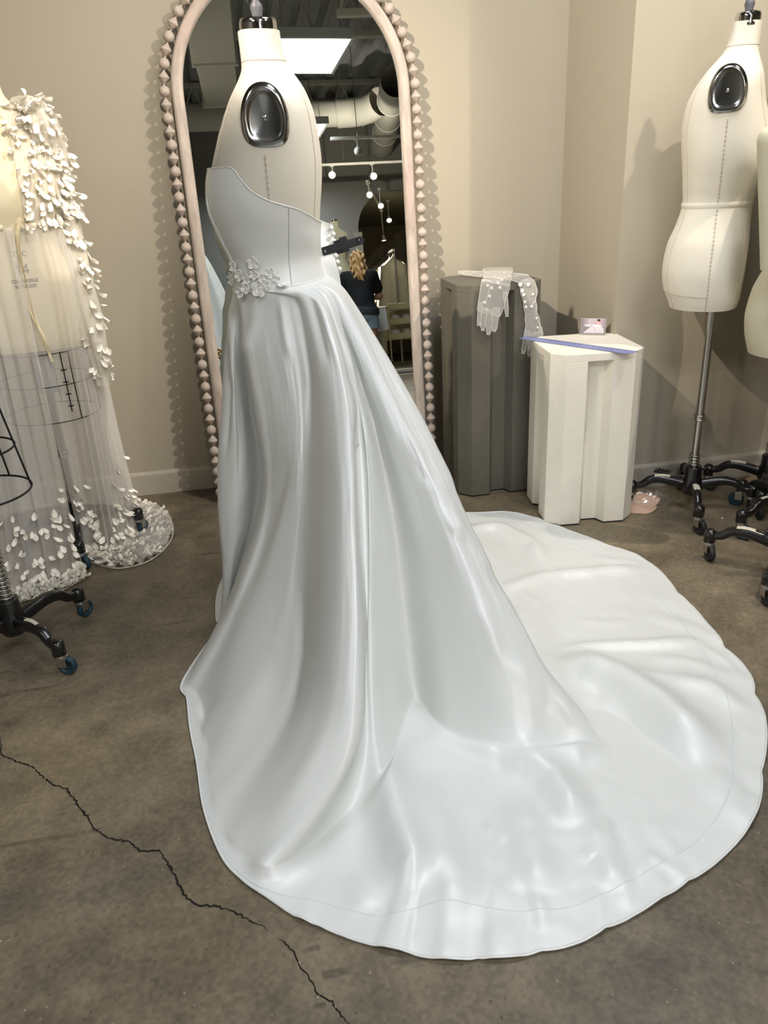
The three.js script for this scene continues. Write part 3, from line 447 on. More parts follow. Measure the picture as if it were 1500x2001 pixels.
part('hem', tube(loop(ROWS - 1, 0.0005), 0.0022, COLS * 2, 6, true), M.satin, gown, null, 'narrow rolled hem');
part('hem_stitching', tube(loop(ROWS - 15, 0.0004), 0.0007, COLS * 2, 5, true), std(0xd5dadb, 0.5), gown);
// back of the bodice gathered into a fin by the clip, with its covered buttons
{
  const w2g = (x, y, d) => atDepth(x, y, d).applyMatrix4(toGown);
  const D = 1.985, rowsF = [[434, 0, 24], [450, 0, 26], [470, 0, 27], [490, 0, 27], [510, 0, 30], [530, 2, 34], [556, 4, 36]];
  part('button_placket', sheet(14, 30, (u, v) => { const [a, b] = table(rowsF.map((r) => [-r[0], r[1], r[2]]), -lerp(434, 556, v)); const y = lerp(434, 556, v); return w2g(612 + a + (14 + b) * u, y - 3 * Math.sin(u * 5), D + 0.012 * Math.sin(v * 7) * u); }), M.satin, gown);
  const ball = new THREE.SphereGeometry(0.0065, 16, 12);
  for (const [x, y] of [[647, 446], [651, 458], [653, 472], [656, 500], [659, 512], [663, 526]]) part('covered_button', ball, M.satin, gown, w2g(x, y, D - 0.004).toArray());
  // beaded lace flowers scattered round the waist
  const lace = new THREE.MeshPhysicalMaterial({ color: 0xf3f2ec, roughness: 0.5, transparent: true, opacity: 0.88, side: THREE.DoubleSide });
  const cordM = std(0xf6f5f0, 0.6), crystal = std(0xffffff, 0.12, 0.6);
  const flower = (px, py, R, petals, turn) => {
    // find the spot on the gown nearest to that sight line: on the bodice above the seam, else on the skirt
    let a = 0, best = 1e9, bp = null, bn = null;
    for (let i = 0; i < 120; i++) for (let k = 0; k < 44; k++) {
      const aa = lerp(-0.5, 1.9, i / 119); let p, n;
      if (k < 26) { p = bodicePoint(aa, 0.55 + k / 25 * 0.45, 0.007); n = p.clone().sub(bodicePoint(aa, 0.55 + k / 25 * 0.45, -0.02)).normalize(); } else { const u = (1.57 - aa), ii = Math.round(i / 119 * (COLS * 0.42)), jj = k - 25; p = cloth[jj][ii].clone(); const q = cloth[jj + 1][ii], r = cloth[jj][(ii + 2) % COLS]; n = q.clone().sub(p).cross(r.clone().sub(p)).normalize(); if (n.dot(camera.position.clone().sub(p)) < 0) n.negate(); p.addScaledVector(n, 0.004); p.applyMatrix4(toGown); n.transformDirection(toGown); }
      const q = p.clone().applyMatrix4(toWorld).sub(camera.position), z = q.dot(FW), d = Math.hypot(W / 2 + FOCAL * q.dot(RT) / z - px, H / 2 - FOCAL * q.dot(UP) / z - py); if (d < best) { best = d; bp = p; bn = n; }
    }
    const q = new THREE.Quaternion().setFromUnitVectors(V(0, 0, 1), bn).multiply(new THREE.Quaternion().setFromAxisAngle(V(0, 0, 1), turn));
    const f = part('lace_flower', sheet(petals * 10, 6, (u, v) => { const t = u * 2 * Math.PI, r = R * (0.68 + 0.32 * Math.pow(Math.abs(Math.cos(t * petals / 2)), 0.7)) * v; return V(r * Math.cos(t), r * Math.sin(t), 0.003 + 0.005 * v * v * (0.5 + 0.5 * Math.cos(t * petals)) + 0.0015 * Math.sin(v * 12)); }), lace, gown, bp.toArray());
    f.quaternion.copy(q);
    const rim = [], beads = []; for (let i = 0; i < petals * 12; i++) { const t = i / (petals * 12) * 2 * Math.PI, r = R * (0.68 + 0.32 * Math.pow(Math.abs(Math.cos(t * petals / 2)), 0.7)); rim.push(V(r * Math.cos(t), r * Math.sin(t), 0.004 + 0.005 * (0.5 + 0.5 * Math.cos(t * petals)))); }
    for (let i = 0; i < 16; i++) { const t = rr(0, 6.28), r = R * Math.sqrt(rnd()) * 0.75; beads.push(new THREE.IcosahedronGeometry(rr(0.0009, 0.0016), 1).translate(r * Math.cos(t), r * Math.sin(t), 0.005)); }
    part('corded_edge', tube(rim, 0.0011, petals * 24, 5, true), cordM, f);
    const b = part('crystal_beads', merge(beads), crystal, f); b.userData.kind = 'stuff';
  };
  for (const [x, y, r, n, t] of [[496, 515, 0.014, 5, 0.2], [527, 533, 0.012, 5, 0.9], [498, 538, 0.011, 6, 0.4], [508, 566, 0.019, 5, 0.1], [553, 560, 0.015, 5, 1.2], [519, 556, 0.012, 6, 0.6], [482, 562, 0.013, 5, 1], [470, 536, 0.014, 6, 0.3], [459, 522, 0.013, 5, 0], [455, 545, 0.015, 6, 0.7], [472, 574, 0.012, 5, 0.5], [541, 545, 0.009, 4, 0.3], [484, 543, 0.011, 5, 0.3], [512, 543, 0.009, 4, 1.1]]) flower(x, y, r, n, t);
}
// black plastic clip that pinches the gown at the back
{
  const p0 = atDepth(629, 492, 1.985), p1 = atDepth(711, 468, 1.985), L = p0.distanceTo(p1), mid = p0.clone().lerp(p1, 0.5), d = p1.clone().sub(p0).normalize();
  const c = thing('spring_clip', 'black plastic spring clip pinching in the back of the satin gown', 'clip', mid.toArray());
  const ez = camera.position.clone().sub(mid).normalize(), ey = ez.clone().cross(d).normalize(), e3 = d.clone().cross(ey); c.quaternion.setFromRotationMatrix(new THREE.Matrix4().makeBasis(d, ey, e3));
  const bar = (z) => merge([rbox(L - 0.012, 0.021, 0.006, 0.0028, -0.006, 0, z), cyl(0.0105, 0.0105, 0.006, 0, 0, 0, 24).rotateX(Math.PI / 2).translate(L / 2 - 0.0115, 0, z)]);
  const plastic = phys(0x0d0f14, 0.38);
  part('jaw', bar(0.008), plastic, c); part('jaw', bar(-0.008), plastic, c);
  part('spring_block', merge([rbox(0.034, 0.034, 0.014, 0.002, -0.004, 0, 0), rbox(0.02, 0.038, 0.02, 0.002, 0.004, 0.002, 0)]), plastic, c);
  part('rivet', new THREE.SphereGeometry(0.0022, 12, 8).translate(L / 2 - 0.014, 0.002, 0.0115), M.chrome, c);
  part('metal_tip', rbox(0.004, 0.006, 0.002, 0.0006, -L / 2 + 0.008, -0.001, 0.0112), M.steel, c);
}
// ---------------------------------------------------------------- pedestals: chamfered square columns with a trapezoid flute down each face, closed by a top slab
function pedestal(name, label, x, z, turn, hx, hz, h, mat) {
  const t = thing(name, label, 'pedestal', [x, 0, z], turn), c = 0.044, o = 0.046, q = 0.026, dep = 0.038;
  const ring = (notch) => {
    const pts = [], corner = [[hx, -hz], [hx, hz], [-hx, hz], [-hx, -hz]];
    for (let i = 0; i < 4; i++) {
      const [ax, az] = corner[i], [bx, bz] = corner[(i + 1) % 4], L = Math.hypot(bx - ax, bz - az), ux = (bx - ax) / L, uz = (bz - az) / L, nx = uz, nz = -ux, at = (s, d) => [ax + ux * s - nx * d, az + uz * s - nz * d];
      pts.push(at(c, 0)); if (notch) pts.push(at(L / 2 - o, 0), at(L / 2 - q, dep), at(L / 2 + q, dep), at(L / 2 + o, 0)); pts.push(at(L - c, 0));
    }
    return new THREE.Shape(pts.map(([px, pz]) => new THREE.Vector2(px, -pz)));
  };
  const ext = (s, y0, y1, b) => new THREE.ExtrudeGeometry(s, { depth: y1 - y0 - 2 * b, bevelEnabled: true, bevelThickness: b, bevelSize: b, bevelOffset: -b, bevelSegments: 2 }).rotateX(-Math.PI / 2).translate(0, y0 + b, 0);
  part('fluted_body', boxUV(ext(ring(true), 0.006, h - 0.027, 0.0015)), mat, t);
  part('top_slab', boxUV(ext(ring(false), h - 0.028, h, 0.0025)), mat, t);
  part('base_pad', ext(ring(true), 0, 0.007, 0.0005).scale(0.97, 1, 0.97), std(0x1c1b19, 0.9), t);
  return t;
}
const grain = (r, g, b, k) => texture(512, (u, v) => { const n = 1 + k * (fbm(u * 8, v * 8, 5, 8) - 0.5) + k * 0.5 * (fbm(u * 90, v * 90, 2, 90) - 0.5); return [r * n, g * n, b * n]; });
pedestal('dark_pedestal', 'taller dark grey fluted pedestal with sheer gloves draped over its top', 0.937, -2.953, 0.0, 0.163, 0.163, 0.832, std(0xffffff, 0.8, 0, { map: grain(96, 92, 81, 0.14) }));
pedestal('white_pedestal', 'shorter off-white fluted pedestal holding a ruler and a card stand', 1.178, -2.585, -0.1, 0.163, 0.172, 0.632, std(0xffffff, 0.6, 0, { map: grain(228, 223, 209, 0.04) }));

// ---------------------------------------------------------------- embroidered sheer gloves
{
  const TOP = 0.8345, FRONT = -2.784;
  const drape = (x, y, lift) => { const a = onFloor(x, y, TOP + lift); if (a.z < FRONT) return [a, V(0, 1, 0)]; const d = ray(x, y), p = V(0, EYE, 0).addScaledVector(d, (FRONT + lift) / d.z); return [p, V(0, 0, 1)]; };
  const sheer = new THREE.MeshPhysicalMaterial({ color: 0xe4e2da, roughness: 0.7, transparent: true, opacity: 0.26, side: THREE.DoubleSide });
  const seamM = new THREE.MeshPhysicalMaterial({ color: 0xf0eee8, roughness: 0.7, transparent: true, opacity: 0.7 }), dotM = std(0xf2f0ea, 0.7, 0, { side: THREE.DoubleSide });
  const rib = (t, name, pts, base = 0.002, tipRound = true) => {          // pts: [x, y, width] along the middle
    const rows = pts.map((p, i) => [-i, ...p]), N = pts.length - 1;
    const at = (s, u, lift) => { const [x, y, w] = table(rows, -s * N), [x2, y2] = table(rows, -Math.min(N, s * N + 0.02)), [x1, y1] = table(rows, -Math.max(0, s * N - 0.02)), l = Math.hypot(x2 - x1, y2 - y1) || 1, nx = -(y2 - y1) / l, ny = (x2 - x1) / l, k = tipRound ? Math.sqrt(Math.max(0, 1 - Math.pow(Math.max(0, s - 0.86) / 0.14, 2))) : 1; const wob = 1 + 0.06 * Math.sin(s * 17 + x); return drape(x + nx * w * u * k * wob, y + ny * w * u * k * wob, lift)[0]; };
    const bulge = (u) => 0.0045 * Math.sqrt(Math.max(0, 1 - 4 * u * u));
    const g = merge([sheet(10, 30, (u, v) => at(v, u - 0.5, base + bulge(u - 0.5))), sheet(10, 30, (u, v) => at(v, u - 0.5, base))]);
    const m = part(name, g, sheer, t);
    const edge = []; for (let i = 0; i <= 26; i++) edge.push(at(i / 26, -0.5, base + 0.001)); for (let i = 26; i >= 0; i--) edge.push(at(i / 26, 0.5, base + 0.001));
    part('seam', tube(edge, 0.0013, 120, 5), seamM, m);
    return m;
  };
  const dots = (t, list) => { for (const [x, y, s] of list) { const [p, n] = drape(x, y, 0.011), d = part('embroidered_dot', new THREE.SphereGeometry(0.0048 * s, 12, 8).scale(1, 1, 0.3), dotM, t, p.toArray()); d.quaternion.setFromUnitVectors(V(0, 0, 1), n); } };
  const vine = (t, pts) => part('embroidered_vine', tube(pts.map(([x, y]) => drape(x, y, 0.009)[0]), 0.0009, 60, 5), dotM, t);
  const b = thing('glove', 'sheer embroidered glove lying across the dark pedestal and hanging over its right edge', 'glove', [0, 0, 0], 0);
  rib(b, 'arm', [[894, 533, 5], [915, 534, 9], [940, 536, 10], [985, 538, 15], [1012, 543, 17], [1030, 546, 18]], 0.002, false);
  rib(b, 'hand', [[1024, 546, 22], [1032, 562, 32], [1034, 585, 26], [1037, 610, 24], [1041, 635, 30], [1042, 656, 32]], 0.003, false);
  for (const p of [[[1030, 645, 9], [1026, 665, 9], [1022, 688, 8]], [[1039, 650, 9], [1036, 670, 9], [1034, 694, 8]], [[1048, 648, 9], [1049, 668, 8], [1048, 686, 7]], [[1054, 640, 8], [1057, 655, 7], [1057, 668, 6]]]) rib(b, 'finger', p, 0.004);
  dots(b, [[905, 533, 0.8], [925, 532, 0.8], [938, 537, 0.8], [995, 541, 0.9], [1016, 556, 1.6], [1032, 556, 1.5], [1020, 568, 1.5], [1023, 576, 1.3], [1041, 575, 1], [1025, 590, 1.1], [1027, 600, 1.1], [1038, 599, 1.1], [1048, 622, 1], [1050, 640, 0.9]]);
  vine(b, [[1040, 596], [1042, 592], [1045, 588]]); vine(b, [[1046, 620], [1052, 630], [1055, 640]]);
  const a = thing('glove', 'sheer embroidered glove folded over the front edge of the dark pedestal, fingers down', 'glove', [0, 0, 0], 0);
  rib(a, 'cuff', [[972, 522, 54], [972, 532, 56], [971, 544, 52], [969, 554, 54]], 0.008, false);
  rib(a, 'hand', [[969, 550, 52], [966, 565, 54], [962, 582, 52], [958, 598, 50], [954, 612, 46]], 0.009, false);
  for (const p of [[[938, 590, 8], [937, 610, 8], [935, 633, 7]], [[946, 600, 9], [944, 622, 9], [943, 643, 8]], [[957, 604, 10], [955, 628, 10], [954, 651, 9]], [[970, 600, 12], [968, 622, 11], [965, 645, 10]], [[986, 570, 8], [988, 592, 8], [990, 615, 6]]]) rib(a, 'finger', p, 0.011);
  dots(a, [[952, 558, 1.2], [960, 563, 1.2], [956, 579, 1.2], [946, 591, 1.2], [951, 605, 0.9], [974, 544, 1.2], [972, 553, 1.3], [976, 562, 1.3], [981, 547, 0.8], [966, 540, 1], [985, 532, 1]]);
  vine(a, [[957, 556], [954, 570], [950, 585], [949, 596]]); vine(a, [[978, 545], [977, 556]]); vine(a, [[985, 572], [981, 580], [984, 586], [988, 578], [987, 566]]);
}
// ---------------------------------------------------------------- ruler and card stand on the white pedestal
{
  const h = 0.6335, p0 = onFloor(1021, 660, h), p1 = onFloor(1238, 690, h), L = p0.distanceTo(p1), mid = p0.clone().lerp(p1, 0.5), d = p1.clone().sub(p0);
  const t = thing('ruler', 'translucent blue plastic ruler lying across the white pedestal and jutting past its left edge', 'ruler', [mid.x, h + 0.0003, mid.z], Math.atan2(-d.z, d.x));
  const w = 0.05, s = new THREE.Shape([[-L / 2, -w / 2], [L / 2 - 0.012, -w / 2], [L / 2, 0.004], [L / 2, w / 2], [-L / 2, w / 2]].map((p) => new THREE.Vector2(...p)));
  part('blade', new THREE.ExtrudeGeometry(s, { depth: 0.0015, bevelEnabled: false }).rotateX(-Math.PI / 2), new THREE.MeshPhysicalMaterial({ color: 0x8793c8, roughness: 0.25, transparent: true, opacity: 0.8 }), t);
  const ink = std(0x23273d, 0.6), n = Math.floor(L / 0.0254);
  for (let i = 1; i < n; i++) part('inch_mark', box(0.0012, 0.0004, 0.012, -L / 2 + i * 0.0254, 0.0018, -w / 2 + 0.008), ink, t);
  const fine = []; for (let i = 1; i < L / 0.00635; i++) fine.push(box(0.0006, 0.0004, i % 2 ? 0.004 : 0.007, -L / 2 + i * 0.00635, 0.0018, -w / 2 + (i % 2 ? 0.002 : 0.0035))); part('fine_marks', merge(fine), ink, t).userData.kind = 'stuff';
  const dig = []; const font = await new FontLoader().loadAsync('fonts/droid/droid_sans_regular.typeface.json');
  for (let i = 1; i < n; i++) part('inch_number', new TextGeometry(String(i), { font, size: 0.006, depth: 0.0003, curveSegments: 3 }).rotateX(-Math.PI / 2).translate(-L / 2 + i * 0.0254 - 0.009, 0.0015, -w / 2 + 0.018), ink, t);
}
{
  const h = 0.632, a = onFloor(1135, 655, h), b = onFloor(1185, 656, h), w = a.distanceTo(b), mid = a.clone().lerp(b, 0.5), d = b.clone().sub(a), turn = Math.atan2(-d.z, d.x);
  const acrylic = phys(0xffffff, 0.05, { transmission: 1, thickness: 0, ior: 1.45 });
  const t = thing('card_holder', 'clear acrylic card holder standing near the back of the white pedestal', 'card holder', [mid.x, h, mid.z - 0.012], turn);
  part('back_panel', rbox(w, 0.046, 0.002, 0.0008).rotateX(-0.22).translate(0, 0.025, -0.012), acrylic, t); part('front_lip', rbox(w, 0.018, 0.002, 0.0008).rotateX(-0.22).translate(0, 0.0105, 0.008), acrylic, t); part('foot', rbox(w, 0.002, 0.034, 0.0008, 0, 0.0012, -0.001), acrylic, t);
  const cv = document.createElement('canvas'); cv.width = 512; cv.height = 320; const c = cv.getContext('2d');
  const bg = c.createLinearGradient(0, 0, 512, 0); bg.addColorStop(0, '#6d6468'); bg.addColorStop(0.35, '#b4a9ae'); bg.addColorStop(0.8, '#a89ca1'); bg.addColorStop(1, '#857b80'); c.fillStyle = bg; c.fillRect(0, 0, 512, 320);
  c.fillStyle = '#7d757a'; c.fillRect(0, 175, 512, 145); c.fillStyle = '#c9c3c8'; c.beginPath(); c.moveTo(60, 300); c.quadraticCurveTo(160, 190, 290, 130); c.quadraticCurveTo(400, 120, 470, 200); c.quadraticCurveTo(500, 300, 470, 300); c.fill();
  c.strokeStyle = '#8d858c'; c.lineWidth = 8; c.beginPath(); c.moveTo(250, 160); c.quadraticCurveTo(300, 210, 310, 300); c.stroke();
  c.fillStyle = '#d7a09c'; c.beginPath(); c.ellipse(360, 82, 34, 44, 0.6, 0, 7); c.fill(); c.strokeStyle = '#c58b88'; c.lineWidth = 16; c.beginPath(); c.moveTo(335, 70); c.lineTo(275, 120); c.stroke(); c.beginPath(); c.moveTo(385, 90); c.lineTo(410, 40); c.stroke(); c.fillStyle = '#2a1c1e'; c.beginPath(); c.ellipse(365, 32, 34, 26, 0, 0, 7); c.fill();
  c.strokeStyle = '#ffffff'; c.lineWidth = 9; c.lineCap = 'round'; for (let i = 0; i < 13; i++) { if (i === 5) continue; const x = 88 + i * 27; c.beginPath(); c.moveTo(x, 152); c.bezierCurveTo(x + 18, 116, x - 12, 118, x + 6, 152); c.stroke(); }
  const tx = new THREE.CanvasTexture(cv); tx.colorSpace = THREE.SRGBColorSpace;
  const k = thing('business_card', 'small printed card with a reclining woman in a white gown, in the clear holder', 'card', [mid.x, h, mid.z - 0.012], turn), paper = std(0xf1eeea, 0.6), W0 = w * 0.97, H0 = W0 * 0.62;
  const g = new THREE.PlaneGeometry(W0, H0).translate(0, H0 / 2 + 0.003, 0.0018).rotateX(-0.22); part('printed_face', g, std(0xffffff, 0.5, 0, { map: tx }), k);
  part('card_stack', rbox(W0 + 0.001, H0 + 0.001, 0.003, 0.0005, 0, H0 / 2 + 0.003, 0).rotateX(-0.22), paper, k);
}
// ---------------------------------------------------------------- breast cups in a plastic bag on the floor
{
  const skin = std(0xcaa88f, 0.8, 0, { side: THREE.DoubleSide }), p = onFloor(1247, 993);
  const cup = (name, label, x, y, z, turn, tilt) => { const t = thing(name, label, 'bra cup', [x, y, z], turn, 'bra cups in the bag'); const s = (o) => sheet(32, 14, (u, v) => { const a = Math.PI * (u * 1.0), r = 0.078 * v; return V(r * Math.cos(a), (0.026 + o) * (1 - v * v), -r * Math.sin(a) * 0.8); }); const m = part('padded_cup', merge([s(0), s(-0.004)]), skin, t); m.rotation.x = tilt; part('cup_rim', tube(Array.from({ length: 30 }, (_, i) => { const a = Math.PI * i / 29; return V(0.078 * Math.cos(a), 0.0005, -0.0625 * Math.sin(a)); }), 0.0018, 60, 6), skin, m); };
  cup('bra_cup', 'beige padded bra cup lying upper in the clear bag by the white pedestal', p.x + 0.012, 0.034, p.z - 0.03, 2.75, -0.45); cup('bra_cup', 'beige padded bra cup lying lower in the clear bag by the white pedestal', p.x - 0.008, 0.012, p.z - 0.012, 2.6, -0.25);
  const bag = thing('plastic_bag', 'crumpled clear plastic bag holding beige bra cups on the floor by the white pedestal', 'plastic bag', [p.x + 0.035, 0, p.z - 0.005], -0.2);
  part('film', sheet(40, 30, (u, v) => { const a = u * 2 * Math.PI, b = v * Math.PI, k = 1 + 0.35 * (fbm(u * 6, v * 5 + 3, 3, 6) - 0.5); const y = 0.028 - 0.028 * Math.cos(b); return V(0.1 * k * Math.sin(b) * Math.cos(a), Math.max(0.001, y * (0.6 + 0.9 * fbm(u * 7 + 4, v * 7, 2, 7))), 0.058 * k * Math.sin(b) * Math.sin(a)); }, false), phys(0xffffff, 0.08, { transmission: 0.97, thickness: 0, ior: 1.5, side: THREE.DoubleSide }), bag);
}
// ---------------------------------------------------------------- forms on the right
{
  const turn = 1.008, rows = FORM_ROWS.map(([y, f, b, w]) => { const k = 1 - sstep(-y, 0.06, 0.24); return [y, (f + 0.034 * k) * 0.97, (b - 0.044 * k) * 0.97, w * 0.97]; });
  const t = thing('dress_form', 'bare cream linen dress form on a black castered stand by the right wall', 'dress form', [1.566, 0, -2.44], turn);
  const g = new THREE.Group(); makeTorso(t, rows, 1.578, M.linen);
  for (const c of t.children) c.position.z -= 0.022;
  makeStand(t, { turn: -0.41 - turn, poleTop: 0.77, stickers: [2, 3], spring: true, casterTurn: [0.3, 2.6, 1.2, 0.6] });
  const cream = std(0xd9d0b4, 0.9);
  const rows2 = FORM_ROWS.map(([y, f, b, w]) => [y, f, b, w * 0.97]);
  const a = thing('dress_form', 'cream dress form with a padded hanging arm, in front of the right wall', 'dress form', [1.74, 0, -2.2], 0.1);
  makeTorso(a, rows2, 1.45, cream, { seams: false, plates: [] });
  const arm = part('padded_arm', sheet(28, 40, (u, v) => { const an = u * 2 * Math.PI, y = lerp(1.29, 0.905, v), r = lerp(0.05, 0.04, v) * (v < 0.12 ? Math.sqrt(Math.max(0, 1 - Math.pow((0.12 - v) / 0.12, 2))) * 0.98 + 0.02 : 1); return V(-0.212 - 0.05 * (1 - v) + r * Math.cos(an), y, 0.055 + 0.02 * v + r * Math.sin(an)); }, true), cream, a);
  part('arm_end', new THREE.CylinderGeometry(0.0395, 0.0395, 0.004, 28).translate(-0.212, 0.906, 0.075), cream, arm); part('end_seam', new THREE.TorusGeometry(0.0405, 0.0012, 6, 40).rotateX(Math.PI / 2).translate(-0.212, 0.917, 0.0745), M.seam, arm);
  makeStand(a, { turn: 0.1 + Math.PI, poleTop: 0.64, px: 0.06, stickers: [0], tyre: M.blue, square: true, pedal: false, casterTurn: [2.0, 2.6, 1.2, 0.6] });
  const b = thing('dress_form', 'dress form whose black stand shows behind the others, touching the right baseboard', 'dress form', [1.894, 0, -2.46], 0.3);
  makeTorso(b, FORM_ROWS.map(([y, f, b, w]) => [y, f * 0.7, b * 0.7, w * 0.66]), 1.6, M.linen, { seams: false }); makeStand(b, { turn: -2.28 - 0.3, poleTop: 0.8, stickers: [1, 3], pedal: false });
  const c = thing('form_stand', 'bare black castered stand whose leg lies nearest the gown train on the right', 'stand', [1.557, 0, -1.905], 0.6);
  makeStand(c, { turn: 2.36 - 0.6, poleTop: 0.7, stickers: [0], pedal: false, casterTurn: [2.2, 0.6, 1, 2] });
}
// ---------------------------------------------------------------- left: form in a sheer petal gown, and a second wire-skirted form in front of it
const CREAM = std(0xe6dcbc, 0.9);
function cage(t, cx, cz, rings, rods, r = 0.0022) {       // rings: [height, radius]
  for (const [y, R] of rings) part('wire_ring', new THREE.TorusGeometry(R, r, 6, 64).rotateX(Math.PI / 2).translate(cx, y, cz), M.wire, t);
  for (let i = 0; i < rods; i++) { const a = (i + 0.25) / rods * 2 * Math.PI; part('wire_rod', tube(rings.map(([y, R]) => V(cx + R * Math.cos(a), y, cz + R * Math.sin(a))), r, 24, 6), M.wire, t); }
}
const TX = -0.695, TZ = -2.77, TN = 1.56;
const tRows = FORM_ROWS.map(([y, f, b, w]) => [y, f, b, w * 1.03]);
const tForm = thing('dress_form', 'cream dress form with printed size lettering, inside the sheer petal gown', 'dress form', [TX, 0, TZ], 0.22);
makeTorso(tForm, tRows, TN, CREAM, { seams: false, tape: false, plates: [] });
cage(tForm, 0, 0, [[0.735, 0.15], [0.63, 0.152], [0.51, 0.155]], 8, 0.0016);
part('size_stop', merge([rbox(0.004, 0.2, 0.003, 0.001, 0.06, 0.64, 0.146), ...[0.56, 0.6, 0.64, 0.68].map((y) => rbox(0.018, 0.004, 0.003, 0.001, 0.06, y, 0.147))]), M.wire, tForm);
part('grey_sleeve_tube', cyl(0.03, 0.03, 0.14, 0.0, 0.665, 0.05, 24), std(0x8d9096, 0.5), tForm);
makeStand(tForm, { turn: -1.62, poleTop: 0.74, square: true, tyre: M.blue, stickers: [], pedal: false, casterTurn: [0.6, 1, 2, 3] });
{
  const serif = await new FontLoader().loadAsync('fonts/droid/droid_serif_bold.typeface.json'), sans = await new FontLoader().loadAsync('fonts/droid/droid_sans_regular.typeface.json'), mono = await new FontLoader().loadAsync('fonts/droid/droid_sans_mono_regular.typeface.json');
  const ink = std(0x17161a, 0.8);
  const print = (txt, font, size, y, bold) => { const g = new TextGeometry(txt, { font, size, depth: 0.0004, curveSegments: 4, bevelEnabled: !!bold, bevelSize: 0.0006, bevelThickness: 0.0001, bevelSegments: 1 }); g.computeBoundingBox(); g.translate(-(g.boundingBox.max.x + g.boundingBox.min.x) / 2 + 0.004, y, 0); const p = g.attributes.position; for (let i = 0; i < p.count; i++) { const [f, b, w] = table(tRows, p.getY(i) - TN), x = clamp(Math.abs(p.getX(i)) / w, 0, 0.95), z = f * Math.pow(1 - Math.pow(x, 2.44), 1 / 2.44); p.setZ(i, z + 0.0012 + p.getZ(i)); } part('printed_lettering', g, ink, tForm); };
  print('TSC', serif, 0.0165, 1.035); print('14', mono, 0.026, 0.985, 1); print('COLLAPSIBLE', sans, 0.0092, 0.958, 1); print('SHOULDER', sans, 0.0092, 0.942, 1);
}
const tulle = new THREE.MeshPhysicalMaterial({ color: 0xf3efe6, roughness: 0.85, transparent: true, opacity: 0.25, side: THREE.DoubleSide });
const tulleDense = new THREE.MeshPhysicalMaterial({ color: 0xefe8d8, roughness: 0.85, transparent: true, opacity: 0.6, side: THREE.DoubleSide });
const petalM = std(0xfbf6ea, 0.7, 0, { side: THREE.DoubleSide });
const tGown = thing('wedding_gown', 'sheer tulle gown covered in white fabric petals, with long sleeves and a trailing skirt', 'gown', [TX, 0, TZ], 0.22);
const t2g = new THREE.Matrix4().makeRotationY(-0.22).multiply(new THREE.Matrix4().makeTranslation(-TX, 0, -TZ));
const toT = (p) => p.clone().applyMatrix4(t2g);
const TRIBS = [[1.64, [164, 1086], [170, 1094]], [1.25, [188, 1072], [196, 1104]], [1.0, [212, 1072], [238, 1110]], [0.6, [240, 1062], [298, 1092]], [0.2, [262, 1036], [336, 1050]], [-0.1, [268, 1002], [330, 1010]], [-0.5, [255, 985], [290, 992]], [-1.0, [200, 985], [225, 985]], [-1.6, [120, 990], [120, 985]], [-2.2, [20, 1010], [0, 1005]], [-2.8, [-60, 1060], [-90, 1060]], [-3.2, [-60, 1120], [-90, 1130]], [-3.5, [10, 1146], [4, 1176]], [-3.9, [62, 1146], [62, 1170]], [-4.3, [112, 1132], [120, 1154]], [-4.72, [157, 1106], [163, 1130]]];
function tulleSkirt(phase, grow, amp, pleats) {
  const ribs = TRIBS.map(([a, c, h]) => { const w = formPoint(tRows, -0.44, a, 0.006 + grow); w.y += TN; const p = toT(onFloor(...c, 0.012)), q = toT(onFloor(...h, 0.006)); return [...resample([w, w.clone().lerp(p, 0.12).add(V(w.x * 0.10, 0, w.z * 0.10)), w.clone().lerp(p, 0.4).add(V(w.x * 0.06, 0, w.z * 0.06)), w.clone().lerp(p, 0.7), p], 40), ...resample([p, q], 10).slice(1)]; });
  const n = ribs.length - 1, R = ribs[0].length;
  const P = (u, v) => { const f = u * n, k = Math.min(n - 1, Math.floor(f)), t = f - k, s = v * (R - 1), j = Math.min(R - 2, Math.floor(s)), q = s - j; const at = (jj) => cmv(ribs[Math.max(0, k - 1)][jj], ribs[k][jj], ribs[k + 1][jj], ribs[Math.min(n, k + 2)][jj], t); return at(j).lerp(at(j + 1), q); };
  return [sheet(420, 46, (u, v) => { const p = P(u, v), pl = Math.sin(u * pleats * 2 * Math.PI + phase + 2.2 * Math.sin(u * 31 + phase) + 0.8 * v), out = V(p.x, 0, p.z).normalize(); const e = sstep(v, 0.8, 0.95); return p.addScaledVector(out, amp * pl * (0.35 + v) * (1 - e)).add(V(0, e * 0.012 * (1 + pl) * (0.5 + fbm(u * 40, v * 8, 2)), 0)); }), P];
}
const [sk1, skP] = tulleSkirt(0, 0, 0.009, 34), [sk2] = tulleSkirt(1.9, 0.006, 0.012, 23);
part('skirt_layer', sk1, tulle, tGown); part('skirt_layer', sk2, tulle, tGown);
part('skirt_hem', tube(Array.from({ length: 160 }, (_, i) => skP(i / 159, 1)), 0.0022, 300, 5), tulleDense, tGown);
const bodP = (u, v) => { const a = lerp(1.38, -4.5, u), dy = lerp(-0.085 - 0.03 * Math.abs(Math.cos(a)), -0.44, v), g = 0.007 + 0.006 * v * (1 - v) * 4 + 0.003 * Math.sin(u * 190) * v; const p = formPoint(tRows, dy, a, g); p.y += TN; return p; };
part('sheer_bodice', sheet(260, 30, bodP), tulleDense, tGown);
part('gathered_waistband', sheet(200, 6, (u, v) => { const a = lerp(1.52, -4.62, u), p = formPoint(tRows, -0.43 - 0.018 * v, a, 0.011 + 0.004 * Math.sin(v * Math.PI) + 0.0015 * Math.sin(u * 300)); p.y += TN; return p; }), std(0xe9dfc9, 0.8, 0, { side: THREE.DoubleSide }), tGown);
